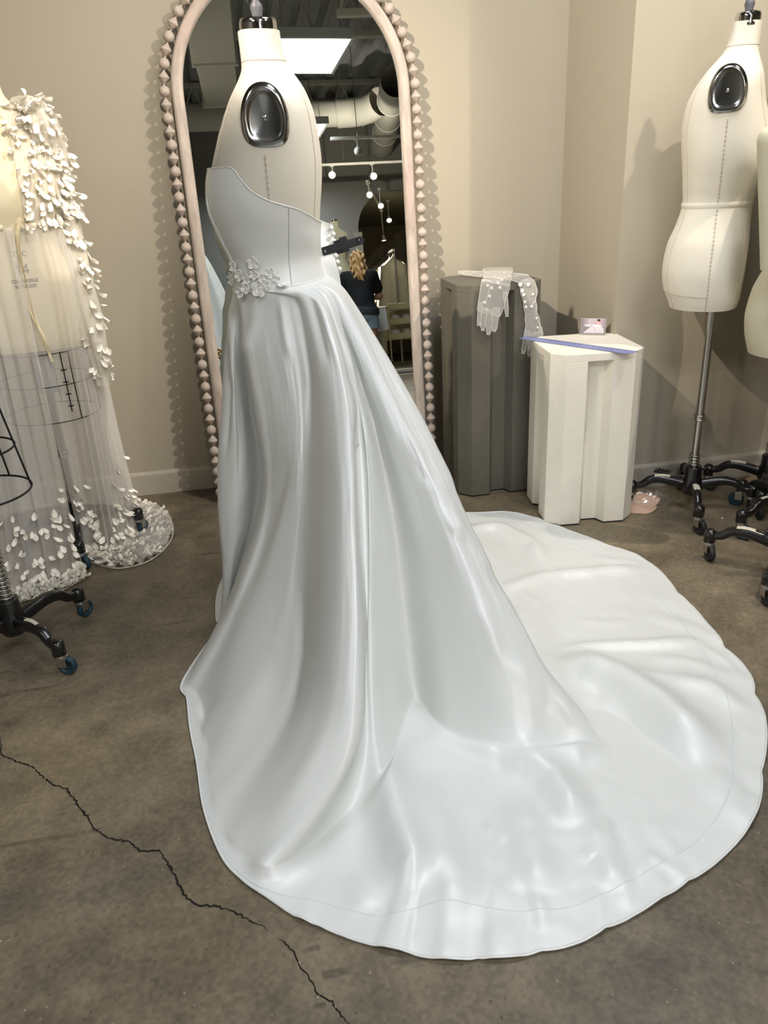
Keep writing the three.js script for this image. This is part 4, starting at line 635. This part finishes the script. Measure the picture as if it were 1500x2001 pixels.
const sleevePath = [[24, 200, 16], [58, 206, 34], [82, 236, 52], [92, 300, 66], [112, 390, 62], [138, 480, 56], [162, 570, 50], [186, 660, 42], [204, 752, 24]];
function sleeve(mirrorX) {
  const c = sleevePath.map(([x, y, w], i) => { const d = ray(x, y), z = -2.75 + 0.04 * Math.sin(i), p = V(0, EYE, 0).addScaledVector(d, z / d.z); return [toT(p), w / 2 * depthOf(p) / FOCAL]; });
  const curve = new THREE.CatmullRomCurve3(c.map(([p]) => (mirrorX ? V(-p.x, p.y, p.z) : p))), rr_ = c.map(([, r], i) => [-i, r]);
  return (u, v) => { const p = curve.getPoint(v), r = table(rr_, -v * (c.length - 1))[0], a = u * 2 * Math.PI, d = curve.getTangent(v), sx = V(0, 0, 1).cross(d).normalize(), sz = d.clone().cross(sx), k = 1 + 0.12 * Math.sin(a * 5 + v * 6) + 0.05 * Math.sin(v * 40 + a * 2); return p.addScaledVector(sx, r * k * Math.cos(a)).addScaledVector(sz, r * 0.75 * k * Math.sin(a)); };
}
const sleeves = [sleeve(false), sleeve(true)];
for (const s of sleeves) part('sheer_sleeve', sheet(60, 60, s, true), tulleDense, tGown);
// petals: small cupped, folded tabs sewn on by their tip
const petals = [0.5, 0.8, 1.15].map((fold) => sheet(6, 5, (u, v) => { const x = (u - 0.5) * 2, w = 0.0105 * Math.pow(Math.sin(Math.PI * (0.12 + 0.8 * v)), 0.8) * (0.35 + 0.75 * v); return V(x * w, -0.022 * v + 0.003 * x * x * v, 0.002 + 0.007 * v * v + fold * 0.011 * Math.abs(x) * v); }));
const stuffPetals = []; let nPetals = 0;
function petal(p, n, s, loose) {
  const q = new THREE.Quaternion().setFromRotationMatrix(new THREE.Matrix4().lookAt(n, V(0, 0, 0), V(0, 1, 0))).multiply(new THREE.Quaternion().setFromEuler(new THREE.Euler(rr(-0.5, 0.3), rr(-0.5, 0.5), rr(-0.9, 0.9) + (loose ? rr(-2, 2) : 0))));
  const g = petals[Math.floor(rnd() * 3)];
  if (nPetals < 286) { nPetals++; const m = part('petal', g, petalM, tGown, p.toArray()); m.quaternion.copy(q); m.scale.setScalar(s); } else stuffPetals.push(g.clone().applyMatrix4(new THREE.Matrix4().compose(p, q, V(s, s, s))));
}
function scatter(P, n, u0, u1, v0, v1, s0, s1, bias = 1) { for (let i = 0; i < n; i++) { const u = rr(u0, u1), v = lerp(v0, v1, Math.pow(rnd(), bias)), p = P(u, v), nn = P(Math.min(1, u + 0.004), v).sub(P(Math.max(0, u - 0.004), v)).cross(P(u, Math.max(0, v - 0.01)).sub(P(u, Math.min(1, v + 0.01)))).normalize(), out = V(p.x, 0.02, p.z); if (nn.dot(out) < 0) nn.negate(); const eye = toT(camera.position).sub(p); if (nn.dot(eye) < 0 && rnd() < 0.8) { i -= rnd() < 0.97 ? 1 : 0; continue; } petal(p.addScaledVector(nn, 0.002), nn, rr(s0, s1)); } }
scatter(sleeves[0], 118, 0, 1, 0.02, 0.98, 1.0, 1.6);
scatter(bodP, 96, 0.0, 0.36, 0.02, 0.98, 0.9, 1.4);
scatter(skP, 40, 0.0, 0.34, 0.64, 0.86, 1.0, 1.5, 0.6); scatter(skP, 44, 0.76, 1.0, 0.6, 0.9, 1.0, 1.5, 0.6);
scatter(sleeves[0], 130, 0, 1, 0.02, 0.98, 0.8, 1.4); scatter(bodP, 90, 0, 0.36, 0.02, 0.98, 0.8, 1.3); scatter(skP, 70, 0, 0.34, 0.6, 0.86, 0.9, 1.3, 0.6); scatter(skP, 90, 0.76, 1, 0.58, 0.88, 0.9, 1.3, 0.6); scatter(skP, 200, 0.0, 0.4, 0.86, 0.99, 0.8, 1.3); scatter(skP, 260, 0.74, 1.0, 0.84, 0.99, 0.8, 1.3); scatter(sleeves[1], 40, 0, 1, 0.02, 0.98, 0.8, 1.2); scatter(bodP, 60, 0.4, 1, 0.02, 0.98, 0.7, 1.1);
part('small_petals', merge(stuffPetals), petalM, tGown).userData.kind = 'stuff';
// satin ribbon ties at the front of the waist
{
  const satin = std(0xe9dcb8, 0.3, 0, { side: THREE.DoubleSide });
  const tie = (px, w) => { const c = new THREE.CatmullRomCurve3(px.map(([x, y], i) => { const d = ray(x, y), z = -2.615 + 0.006 * Math.sin(i * 2); return toT(V(0, EYE, 0).addScaledVector(d, z / d.z)); })); part('ribbon_tie', sheet(3, 60, (u, v) => { const p = c.getPoint(v), a = v * 9; return p.add(V((u - 0.5) * w * Math.cos(a * 0.4), (u - 0.5) * w * 0.3, (u - 0.5) * w * Math.sin(a * 0.4))); }), satin, tGown); };
  tie([[38, 425], [36, 470], [48, 540], [64, 600], [76, 640], [92, 678], [102, 708]], 0.009); tie([[36, 425], [34, 480], [46, 560], [60, 610], [84, 655], [97, 690]], 0.008); tie([[40, 428], [50, 445], [53, 458]], 0.007); tie([[34, 430], [30, 448], [36, 470]], 0.007);
}
// front-left form
const lForm = thing('dress_form', 'slim form with an open black wire skirt and chrome spring pole, before the petal gown', 'dress form', [-0.75, 0, -2.05], 0.4);
makeTorso(lForm, FORM_ROWS.map(([y, f, b, w]) => [y, f * 0.72, b * 0.72, w * 0.64]), 1.56, CREAM, { seams: false, tape: false, plates: [], finial: false });
cage(lForm, 0, 0, [[0.74, 0.1], [0.61, 0.118], [0.492, 0.135]], 6, 0.0028);
makeStand(lForm, { turn: 0.785 - 0.4, poleTop: 0.76, square: true, tyre: M.blue, stickers: [3], collar: false, spring: 18, pedal: false, casterTurn: [0.2, 1, 2, 0.5] });
// ---------------------------------------------------------------- the rest of the room, seen in the mirror
rail('white lighting track nearest the mirror, above the round duct', 1.39, 3.4, 2.7, 2.8);
rail('white lighting track farther back beyond the round duct', 1.4, 3.8, 2.7, 4.15);
rail('white lighting track running from the doorway into the far room', 1.15, 4.05, 2.62, 6.3, -1.29);
rail('white lighting track over the right side of the front room', 1.2, 2.8, 2.95, -0.7);
rail('white lighting track over the left side of the front room', -2.4, -0.6, 2.9, -1.0);
spot('small white track spotlight on the nearest track beside the diagonal duct', [1.68, 2.56, 2.8], [2.3, 3.1, 5.0], 2.7, 9, 44);
spot('white track spotlight at the left of the second track', [1.6, 2.6, 4.15], [1.0, 1.5, 1.5], 2.7, 4, 50);
spot('white track spotlight at the right of the second track', [2.12, 2.58, 4.15], [2.0, 1.2, 2.0], 2.7, 4, 50);
spot('bright track spotlight high in the far doorway', [2.23, 2.48, 5.0], [1.9, 1.2, 2.0], 2.62, 3, 30);
spot('bright track spotlight second down in the far doorway', [2.49, 2.42, 5.5], [2.3, 1.0, 3.5], 2.62, 4, 44);
spot('bright track spotlight third down in the far doorway', [2.86, 2.37, 6.6], [2.6, 0.8, 5.0], 2.62, 4, 44);
spot('small track spotlight pointing down lowest in the far doorway', [2.97, 2.21, 7.6], [3.1, 0.5, 7.5], 2.62, 60, 62);
{
  const t = thing('round_duct', 'wide round white air duct running across the ceiling with an elbow', 'duct', [0, 3.29, 4.15]);
  part('pipe', cyl(0.15, 0.15, 4.4, 0, 0, 0, 28).rotateZ(Math.PI / 2).translate(-0.42, 0, 0), M.whiteDuct, t); part('elbow', tube([[1.72, 0, 0], [1.95, 0, -0.04], [2.1, 0, -0.2], [2.2, 0.02, -0.4]], 0.165, 30, 24), M.whiteDuct, t);
  for (let i = 0; i < 4; i++) part('joint_band', new THREE.TorusGeometry(0.152, 0.006, 6, 32).rotateY(Math.PI / 2).translate(-1.4 + i * 1.15, 0, 0), M.whiteDuct, t);
  const d = thing('diagonal_duct', 'round white air duct running away diagonally towards the back of the room', 'duct', [0, 0, 0]);
  part('pipe', tube([[2.22, 3.32, 3.0], [2.7, 3.3, 6.0]], 0.17, 30, 28), M.whiteDuct, d);
  const c = new THREE.LineCurve3(V(2.22, 3.32, 3.0), V(2.7, 3.3, 6.0)); for (let i = 1; i < 4; i++) { const m = part('joint_band', new THREE.TorusGeometry(0.172, 0.007, 6, 32), M.whiteDuct, d); m.position.copy(c.getPoint(i / 4)); m.quaternion.setFromUnitVectors(V(0, 0, 1), c.getTangent(0.5)); }
  part('hanger', merge([cyl(0.004, 0.004, 0.55, 2.38, 3.75, 4, 6), cyl(0.004, 0.004, 0.55, 2.57, 3.75, 5.2, 6)]), M.steel, d); part('hanger', merge([cyl(0.004, 0.004, 0.6, -1, 0.44, 0, 6), cyl(0.004, 0.004, 0.6, 1.4, 0.44, 0, 6)]), M.steel, t);
  const s = thing('square_duct', 'boxy white ventilation duct hanging at the upper left in the mirror', 'duct', [0.17, 3.0, 1.1], 0.06);
  part('duct_run', rbox(0.36, 0.45, 1.6, 0.006, 0, 0.22, -0.62), M.whiteDuct, s); part('duct_flange', rbox(0.4, 0.49, 0.05, 0.006, 0, 0.22, 0.2), M.whiteDuct, s); part('duct_run', rbox(0.34, 0.43, 1.2, 0.006, 0, 0.22, 0.83), M.whiteDuct, s); part('duct_flange', rbox(0.4, 0.49, 0.05, 0.006, 0, 0.22, 1.44), M.whiteDuct, s);
  // open-web joists under the deck
  for (const z of [0.1, 2.0, 5.2]) { const j = thing('bar_joist', ['open-web steel joist above the nearest panel light', 'open-web steel joist in front of the round duct', 'open-web steel joist beyond the round duct'][[0.1, 2.0, 5.2].indexOf(z)], 'joist', [1.5, 3.62, z]); part('chord', rbox(8, 0.05, 0.09, 0.004, 0, 0.33, 0), M.whiteDuct, j); part('chord', rbox(8, 0.05, 0.09, 0.004, 0, -0.17, 0), M.whiteDuct, j); const web = []; for (let i = -8; i < 8; i++) web.push(tube([[i * 0.5, 0.32, 0], [i * 0.5 + 0.25, -0.16, 0], [i * 0.5 + 0.5, 0.32, 0]].map((p) => V(...p)), 0.011, 12, 6)); part('web_rods', merge(web), M.whiteDuct, j).userData.kind = 'stuff'; }
  const cn = thing('conduit', 'white conduit loop hanging by the panel light', 'conduit', [1.14, 2.8, -0.32], 0.05); part('bar', rbox(0.9, 0.05, 0.05, 0.006, 0.3, 0, 0), M.whiteDuct, cn); part('cable_loop', tube([[-0.12, 0.02, 0], [-0.08, 0.14, 0], [0.06, 0.18, 0], [0.25, 0.08, 0], [0.5, 0.02, 0]], 0.012, 40, 8), M.whiteDuct, cn); part('hanger', merge([cyl(0.004, 0.004, 1, 0, 0.53, 0, 6), cyl(0.004, 0.004, 1, 0.6, 0.53, 0, 6)]), M.steel, cn);
}
// bust form on a tall stand
{
  const t = thing('dress_form', 'cream bust form on a tall stand, seen in the mirror behind the clip', 'dress form', [1.64, 0, 4.6], Math.PI);
  makeTorso(t, FORM_ROWS, 2.08, CREAM, { seams: false, tape: false, plates: [], finial: false }); makeStand(t, { turn: 0.3, poleTop: 1.28, stickers: [], pedal: false });
}
// metaball-like field meshing for the seamstress
const smin = (a, b, k) => { const h = clamp(0.5 + 0.5 * (b - a) / k, 0, 1); return lerp(b, a, h) - k * h * (1 - h); };
function capsule(p, a, b, ra, rb) { const ab = b.clone().sub(a), t = clamp(p.clone().sub(a).dot(ab) / ab.lengthSq(), 0, 1); return p.distanceTo(a.clone().addScaledVector(ab, t)) - lerp(ra, rb, t); }
function fieldMesh(fn, lo, hi, res) {
  const mc = new MarchingCubes(res, new THREE.MeshBasicMaterial(), false, false, 400000); mc.reset(); mc.isolation = 0; const size = hi.clone().sub(lo), p = V(0, 0, 0);
  for (let z = 0; z < res; z++) for (let y = 0; y < res; y++) for (let x = 0; x < res; x++) { p.set(lo.x + (x / res) * size.x, lo.y + (y / res) * size.y, lo.z + (z / res) * size.z); mc.field[x + y * res + z * res * res] = -fn(p); }
  mc.update(); const n = mc.count, g = new THREE.BufferGeometry(), pos = new Float32Array(n * 3);
  for (let i = 0; i < n; i++) for (const [k, a] of [[0, 'x'], [1, 'y'], [2, 'z']]) pos[i * 3 + k] = lo[a] + (mc.positionArray[i * 3 + k] + 1) / 2 * size[a];
  g.setAttribute('position', new THREE.BufferAttribute(pos, 3)); const m = mergeVertices(g, 1e-5); m.computeVertexNormals(); return m;
}
{
  const t = thing('person', 'woman with wavy blonde hair, black t-shirt and denim shorts leaning over a table', 'person', [1.66, 0, 3.2], 0.08);
  // facing +z, leaning a little forward; x to her left
  const J = { hip: V(0, 0.82, 0), waist: V(0, 0.98, 0.03), chest: V(0, 1.16, 0.07), neck: V(0, 1.33, 0.12), head: V(0, 1.45, 0.17) };
  const skin = phys(0xb98a6c, 0.6), S = [];
  const bone = (a, b, ra, rb) => S.push([a, b, ra, rb]);
  bone(V(-0.06, 0.84, 0), V(0.06, 0.84, 0), 0.115, 0.115); bone(J.hip, J.waist, 0.12, 0.105); bone(V(-0.03, 0.98, 0.03), V(-0.06, 1.2, 0.08), 0.1, 0.105); bone(V(0.03, 0.98, 0.03), V(0.06, 1.2, 0.08), 0.1, 0.105); bone(V(-0.13, 1.27, 0.1), V(0.13, 1.27, 0.1), 0.065, 0.065); bone(V(0, 1.27, 0.1), J.neck, 0.06, 0.048);
  for (const s of [-1, 1]) {
    const sh = V(s * 0.165, 1.265, 0.1), el = V(s * 0.235, 1.02, 0.14), wr = V(s * 0.07, 0.99, 0.33); bone(sh, el, 0.047, 0.037); bone(el, wr, 0.036, 0.024); bone(wr, wr.clone().add(V(-s * 0.04, -0.01, 0.05)), 0.026, 0.022);
    for (let f = 0; f < 4; f++) { const k = wr.clone().add(V(-s * (0.03 + f * 0.014), -0.012, 0.075 - f * 0.008)); bone(k, k.clone().add(V(-s * 0.015, -0.02, 0.035)), 0.008, 0.007); }
    bone(wr.clone().add(V(s * 0.005, 0, 0.03)), wr.clone().add(V(s * 0.012, -0.015, 0.07)), 0.009, 0.008);
    const hp = V(s * 0.085, 0.8, 0), kn = V(s * 0.09, 0.45, 0.03), an = V(s * 0.09, 0.08, -0.02); bone(hp, kn, 0.085, 0.055); bone(kn, an, 0.054, 0.034); bone(an, V(s * 0.095, 0.03, 0.12), 0.035, 0.025);
  }
  const hd = (p) => { const q = p.clone().sub(J.head); return Math.hypot(q.x / 0.073, q.y / 0.105, q.z / 0.09) * 0.085 - 0.085; };
  const nose = (p) => capsule(p, J.head.clone().add(V(0, 0.005, 0.085)), J.head.clone().add(V(0, -0.02, 0.1)), 0.008, 0.011);
  const body = (p) => { let d = 1; for (const b of S) { if (p.distanceTo(b[0]) - 0.5 > d) continue; d = smin(d, capsule(p, ...b), 0.035); } return smin(smin(d, hd(p), 0.03), nose(p), 0.01); };
  part('body', fieldMesh(body, V(-0.5, -0.02, -0.3), V(0.5, 1.6, 0.6), 100), skin, t);
  const shirt = (p) => { let d = 1; for (let i = 0; i < 6; i++) d = smin(d, capsule(p, ...S[i]), 0.05); for (const s of [-1, 1]) d = smin(d, capsule(p, V(s * 0.165, 1.265, 0.1), V(s * 0.205, 1.12, 0.122), 0.052, 0.056), 0.04); return Math.max(d - 0.018, 0.83 - p.y + 0.012 * Math.sin(p.x * 40), p.y - 1.335); };
  part('black_t_shirt', fieldMesh(shirt, V(-0.36, 0.74, -0.2), V(0.36, 1.4, 0.34), 72), std(0x0a0c12, 0.9), t);
  const shorts = (p) => { let d = smin(capsule(p, V(-0.06, 0.84, 0), V(0.06, 0.84, 0), 0.118, 0.118), capsule(p, J.hip, J.waist, 0.12, 0.1), 0.04); for (const s of [-1, 1]) d = smin(d, capsule(p, V(s * 0.085, 0.8, 0), V(s * 0.09, 0.62, 0.02), 0.09, 0.088), 0.02); return Math.max(d - 0.01, 0.64 - p.y, p.y - 0.93); };
  part('denim_shorts', fieldMesh(shorts, V(-0.3, 0.58, -0.2), V(0.3, 1.0, 0.24), 60), std(0x8fa3b5, 0.85), t);
  const belt = (p) => Math.max(Math.abs(p.y - 0.86 + p.x * 0.1) - 0.045, smin(capsule(p, V(-0.06, 0.84, 0), V(0.06, 0.84, 0), 0.115, 0.115), capsule(p, J.hip, J.waist, 0.12, 0.105), 0.05) - 0.026);
  part('grey_waist_apron', fieldMesh(belt, V(-0.26, 0.76, -0.2), V(0.26, 0.96, 0.22), 50), std(0x2e3338, 0.85), t);
  const hairCap = part('wavy_hair', fieldMesh((p) => { const q = p.clone().sub(J.head); let d = Math.max(Math.hypot(q.x / 0.086, (q.y - 0.008) / 0.112, (q.z + 0.012) / 0.1) * 0.09 - 0.09, (q.z - 0.05) + (q.y < 0.03 ? 0.02 : -0.03)); d = smin(d, capsule(p, J.head.clone().add(V(0, 0, -0.05)), J.head.clone().add(V(0, -0.2, -0.12)), 0.085, 0.1), 0.05); d += 0.012 * Math.sin(p.y * 70 + 3 * Math.sin(p.x * 40)) * 0.6 + 0.01 * Math.sin(p.x * 120 + p.y * 26); return d; }, V(-0.2, 1.1, -0.14), V(0.2, 1.62, 0.34), 84), std(0xb08a58, 0.55), t);
  const lm = std(0xc9a876, 0.5), dm = std(0x7a5c38, 0.6);
  for (let i = 0; i < 34; i++) { const a = lerp(-1.35, 1.35, i / 33) + rr(-0.08, 0.08), pts = []; for (let k = 0; k < 7; k++) { const v = k / 6, r = 0.088 + 0.024 * v + 0.008 * Math.sin(v * 9 + i * 1.7); pts.push(V(r * Math.sin(a) * (1 + 0.2 * v), 1.5 - 0.3 * v - rr(0, 0.02), 0.15 - r * Math.cos(a) * 0.95 - 0.05 * v)); } part('hair_lock', tube(pts, rr(0.006, 0.011), 18, 6), i % 3 ? lm : dm, hairCap); }
}
// work table with white fabric, tool cart, rack of bagged gowns, floor mat
{
  const t = thing('work_table', 'cream work table in front of the woman in the mirror', 'table', [1.5, 0, 3.85], 0.05), m = std(0xb9b095, 0.7);
  part('table_top', rbox(1.2, 0.04, 0.7, 0.006, -0.1, 0.86, 0), m, t); for (const [x, z] of [[-0.66, -0.3], [0.46, -0.3], [-0.66, 0.3], [0.46, 0.3]]) part('leg', rbox(0.06, 0.85, 0.06, 0.006, x, 0.425, z), m, t); part('side_panel', rbox(0.03, 0.8, 0.6, 0.004, 0.43, 0.42, 0), m, t);
  const f = thing('draped_fabric', 'white satin piled on the work table and hanging over its edge', 'fabric', [1.5, 0, 3.85], 0.05);
  part('cloth', sheet(50, 40, (u, v) => { const x = lerp(0.02, 0.52, u), w = 0.02 * fbm(u * 8, v * 6, 3); if (v < 0.5) return V(x, 0.89 + w, lerp(0.2, -0.36, v * 2)); const q = (v - 0.5) * 2; return V(x + 0.04 * Math.sin(u * 9) * q, lerp(0.89, 0.52 + 0.1 * u, q), -0.37 - 0.03 * Math.sin(u * 14) * q); }), M.satin, f);
}
{
  const t = thing('utility_cart', 'small cream three-shelf utility cart beneath the rack of gowns in the mirror', 'cart', [2.96, 0, 6.75], 0.03), m = std(0xc4b98c, 0.6);
  for (const y of [0.44, 0.68, 0.92]) part('shelf', merge([rbox(0.46, 0.02, 0.4, 0.004, 0, y, 0), rbox(0.46, 0.09, 0.012, 0.004, 0, y + 0.045, -0.2), rbox(0.46, 0.09, 0.012, 0.004, 0, y + 0.045, 0.2)]), m, t);
  for (const [x, z] of [[-0.23, -0.2], [0.23, -0.2], [-0.23, 0.2], [0.23, 0.2]]) { part('upright', cyl(0.012, 0.012, 0.9, x, 0.53, z, 10), m, t); part('wheel', new THREE.CylinderGeometry(0.04, 0.04, 0.02, 16).rotateZ(Math.PI / 2).translate(x, 0.04, z), M.rubber, t); part('wheel_stem', cyl(0.008, 0.008, 0.06, x, 0.07, z, 8), M.steel, t); }
  for (const [x, y, i] of [[-0.09, 0.46, 0], [0.1, 0.46, 1], [-0.08, 0.7, 2], [0.11, 0.7, 3]]) tag(part('plastic_bag', sheet(24, 16, (u, v) => { const a = u * 6.283, b = v * Math.PI, k = 1 + 0.4 * (fbm(u * 5 + i * 3, v * 4, 2, 5) - 0.5); return V(0.085 * k * Math.sin(b) * Math.cos(a), 0.075 - 0.075 * Math.cos(b), 0.12 * k * Math.sin(b) * Math.sin(a)); }), phys(0xd8d4c8, 0.3), null, [2.96 + x, y - 0.005, 6.75]), ['pale plastic bag at the left of the bottom shelf of the cart', 'pale plastic bag at the right of the bottom shelf of the cart', 'pale plastic bag at the left of the middle shelf of the cart', 'pale plastic bag at the right of the middle shelf of the cart'][i], 'bag');
  const w = thing('wire_bundle', 'grey strap and wires lying on top of the utility cart', 'wires', [2.96, 0.94, 6.75]); part('coil', tube([[-0.22, 0.02, 0], [-0.1, 0.05, 0.1], [0.05, 0.03, -0.1], [0.2, 0.04, 0.05], [0.24, -0.1, 0.02]], 0.018, 40, 8), std(0x8c8a80, 0.7), w); part('stick', tube([[-0.2, 0.02, -0.1], [-0.05, 0.18, -0.12]], 0.006, 10, 6), std(0x6c6a60, 0.6), w);
}
{
  const t = thing('garment_rack', 'metal garment rack holding bagged gowns in the far room', 'rack', [3.05, 0, 8.4], 0); const a = V(-0.02, 1.92, -1.3), b = V(0.25, 1.92, 1.8);
  part('rail', tube([a, b], 0.016, 8, 10), M.steel, t); for (const p of [a, b]) { part('post', cyl(0.016, 0.016, 1.92, p.x, 0.96, p.z, 10), M.steel, t); part('foot', rbox(0.5, 0.03, 0.04, 0.004, p.x, 0.015, p.z), M.steel, t); }
  const looks = ['nearest the mirror end of the rack', 'second from the mirror end of the rack', 'third from the mirror end of the rack', 'fourth from the mirror end of the rack', 'fifth from the mirror end of the rack', 'sixth from the mirror end of the rack', 'last on the far end of the rack'];
  for (let i = 0; i < 7; i++) {
    const p = a.clone().lerp(b, (i + 0.5) / 7), g = thing('bagged_gown', 'white gown in a clear garment bag, ' + looks[i], 'gown', [3.05 + p.x, 0.06, 8.4 + p.z], 0.3 + 0.02 * i, 'bagged gowns on the rack');
    part('garment', sheet(60, 24, (u, v) => { const an = u * 2 * Math.PI, k = 1 + 0.18 * Math.sin(an * 7 + i) * v, rx = lerp(0.2, 0.36, v) * k * (v < 0.08 ? Math.sqrt(v / 0.08) : 1), rz = lerp(0.06, 0.16, v) * k * (v < 0.08 ? Math.sqrt(v / 0.08) : 1); return V(rx * Math.cos(an), lerp(1.8, 0.35 + 0.06 * (i % 3), v) - 0.08 * Math.abs(Math.cos(an)) * (v < 0.1 ? 1 : 0), rz * Math.sin(an)); }, true), i % 2 ? std(0xe6e2d4, 0.5, 0, { side: THREE.DoubleSide }) : std(0xd9d2b8, 0.6, 0, { side: THREE.DoubleSide }), g);
    part('hanger_hook', tube([[0, 1.8, 0], [0, 1.84, 0], [0.015, 1.87, 0], [0.03, 1.86, 0]], 0.003, 16, 6), M.steel, g);
  }
}
{ const t = thing('floor_mat', 'dark grey anti-fatigue mat on the floor by the work table', 'mat', [2.5, 0, 4.8], 0.25); part('mat_pad', rbox(1.2, 0.015, 0.8, 0.005, 0, 0.0075, 0), std(0x4a4a48, 0.8), t); part('mat_edge', rbox(1.24, 0.008, 0.84, 0.003, 0, 0.004, 0), M.rubber, t); }
// things glimpsed in the left of the mirror
{
  const t = thing('dress_form', 'form draped in a long pale blue-white veil, at the left in the mirror', 'dress form', [-0.22, 0, 3.0], 0.4); makeTorso(t, FORM_ROWS, 1.62, CREAM, { seams: false, tape: false, plates: [], finial: false }); makeStand(t, { poleTop: 0.82, stickers: [], pedal: false });
  const v = thing('veil', 'pale blue-white veil gown hanging in folds, at the left in the mirror', 'veil', [-0.22, 0, 3.0], 0.4); part('cloth', sheet(90, 30, (u, s) => { const a = u * 2 * Math.PI, r = lerp(0.1, 0.62, Math.pow(s, 0.85)) * (1 + 0.07 * Math.sin(a * 9)); return V(r * Math.cos(a), lerp(1.6, 0.02, s), r * 0.8 * Math.sin(a)); }, true), std(0xe6e6e2, 0.6, 0, { side: THREE.DoubleSide }), v);
  const g = thing('gilded_stand', 'slim gilded stand leaning in the left of the mirror', 'stand', [-0.06, 0, 2.2]), gold = std(0xb5762a, 0.35, 0.7); part('post', tube([[0, 0, 0], [-0.03, 0.48, 0]], 0.012, 8, 10), gold, g); part('ornament', new THREE.TorusKnotGeometry(0.03, 0.01, 60, 8, 2, 3).translate(-0.03, 0.52, 0), gold, g); part('foot', cyl(0.09, 0.1, 0.015, 0, 0.0075, 0), gold, g);
}
renderer.render(scene, camera);
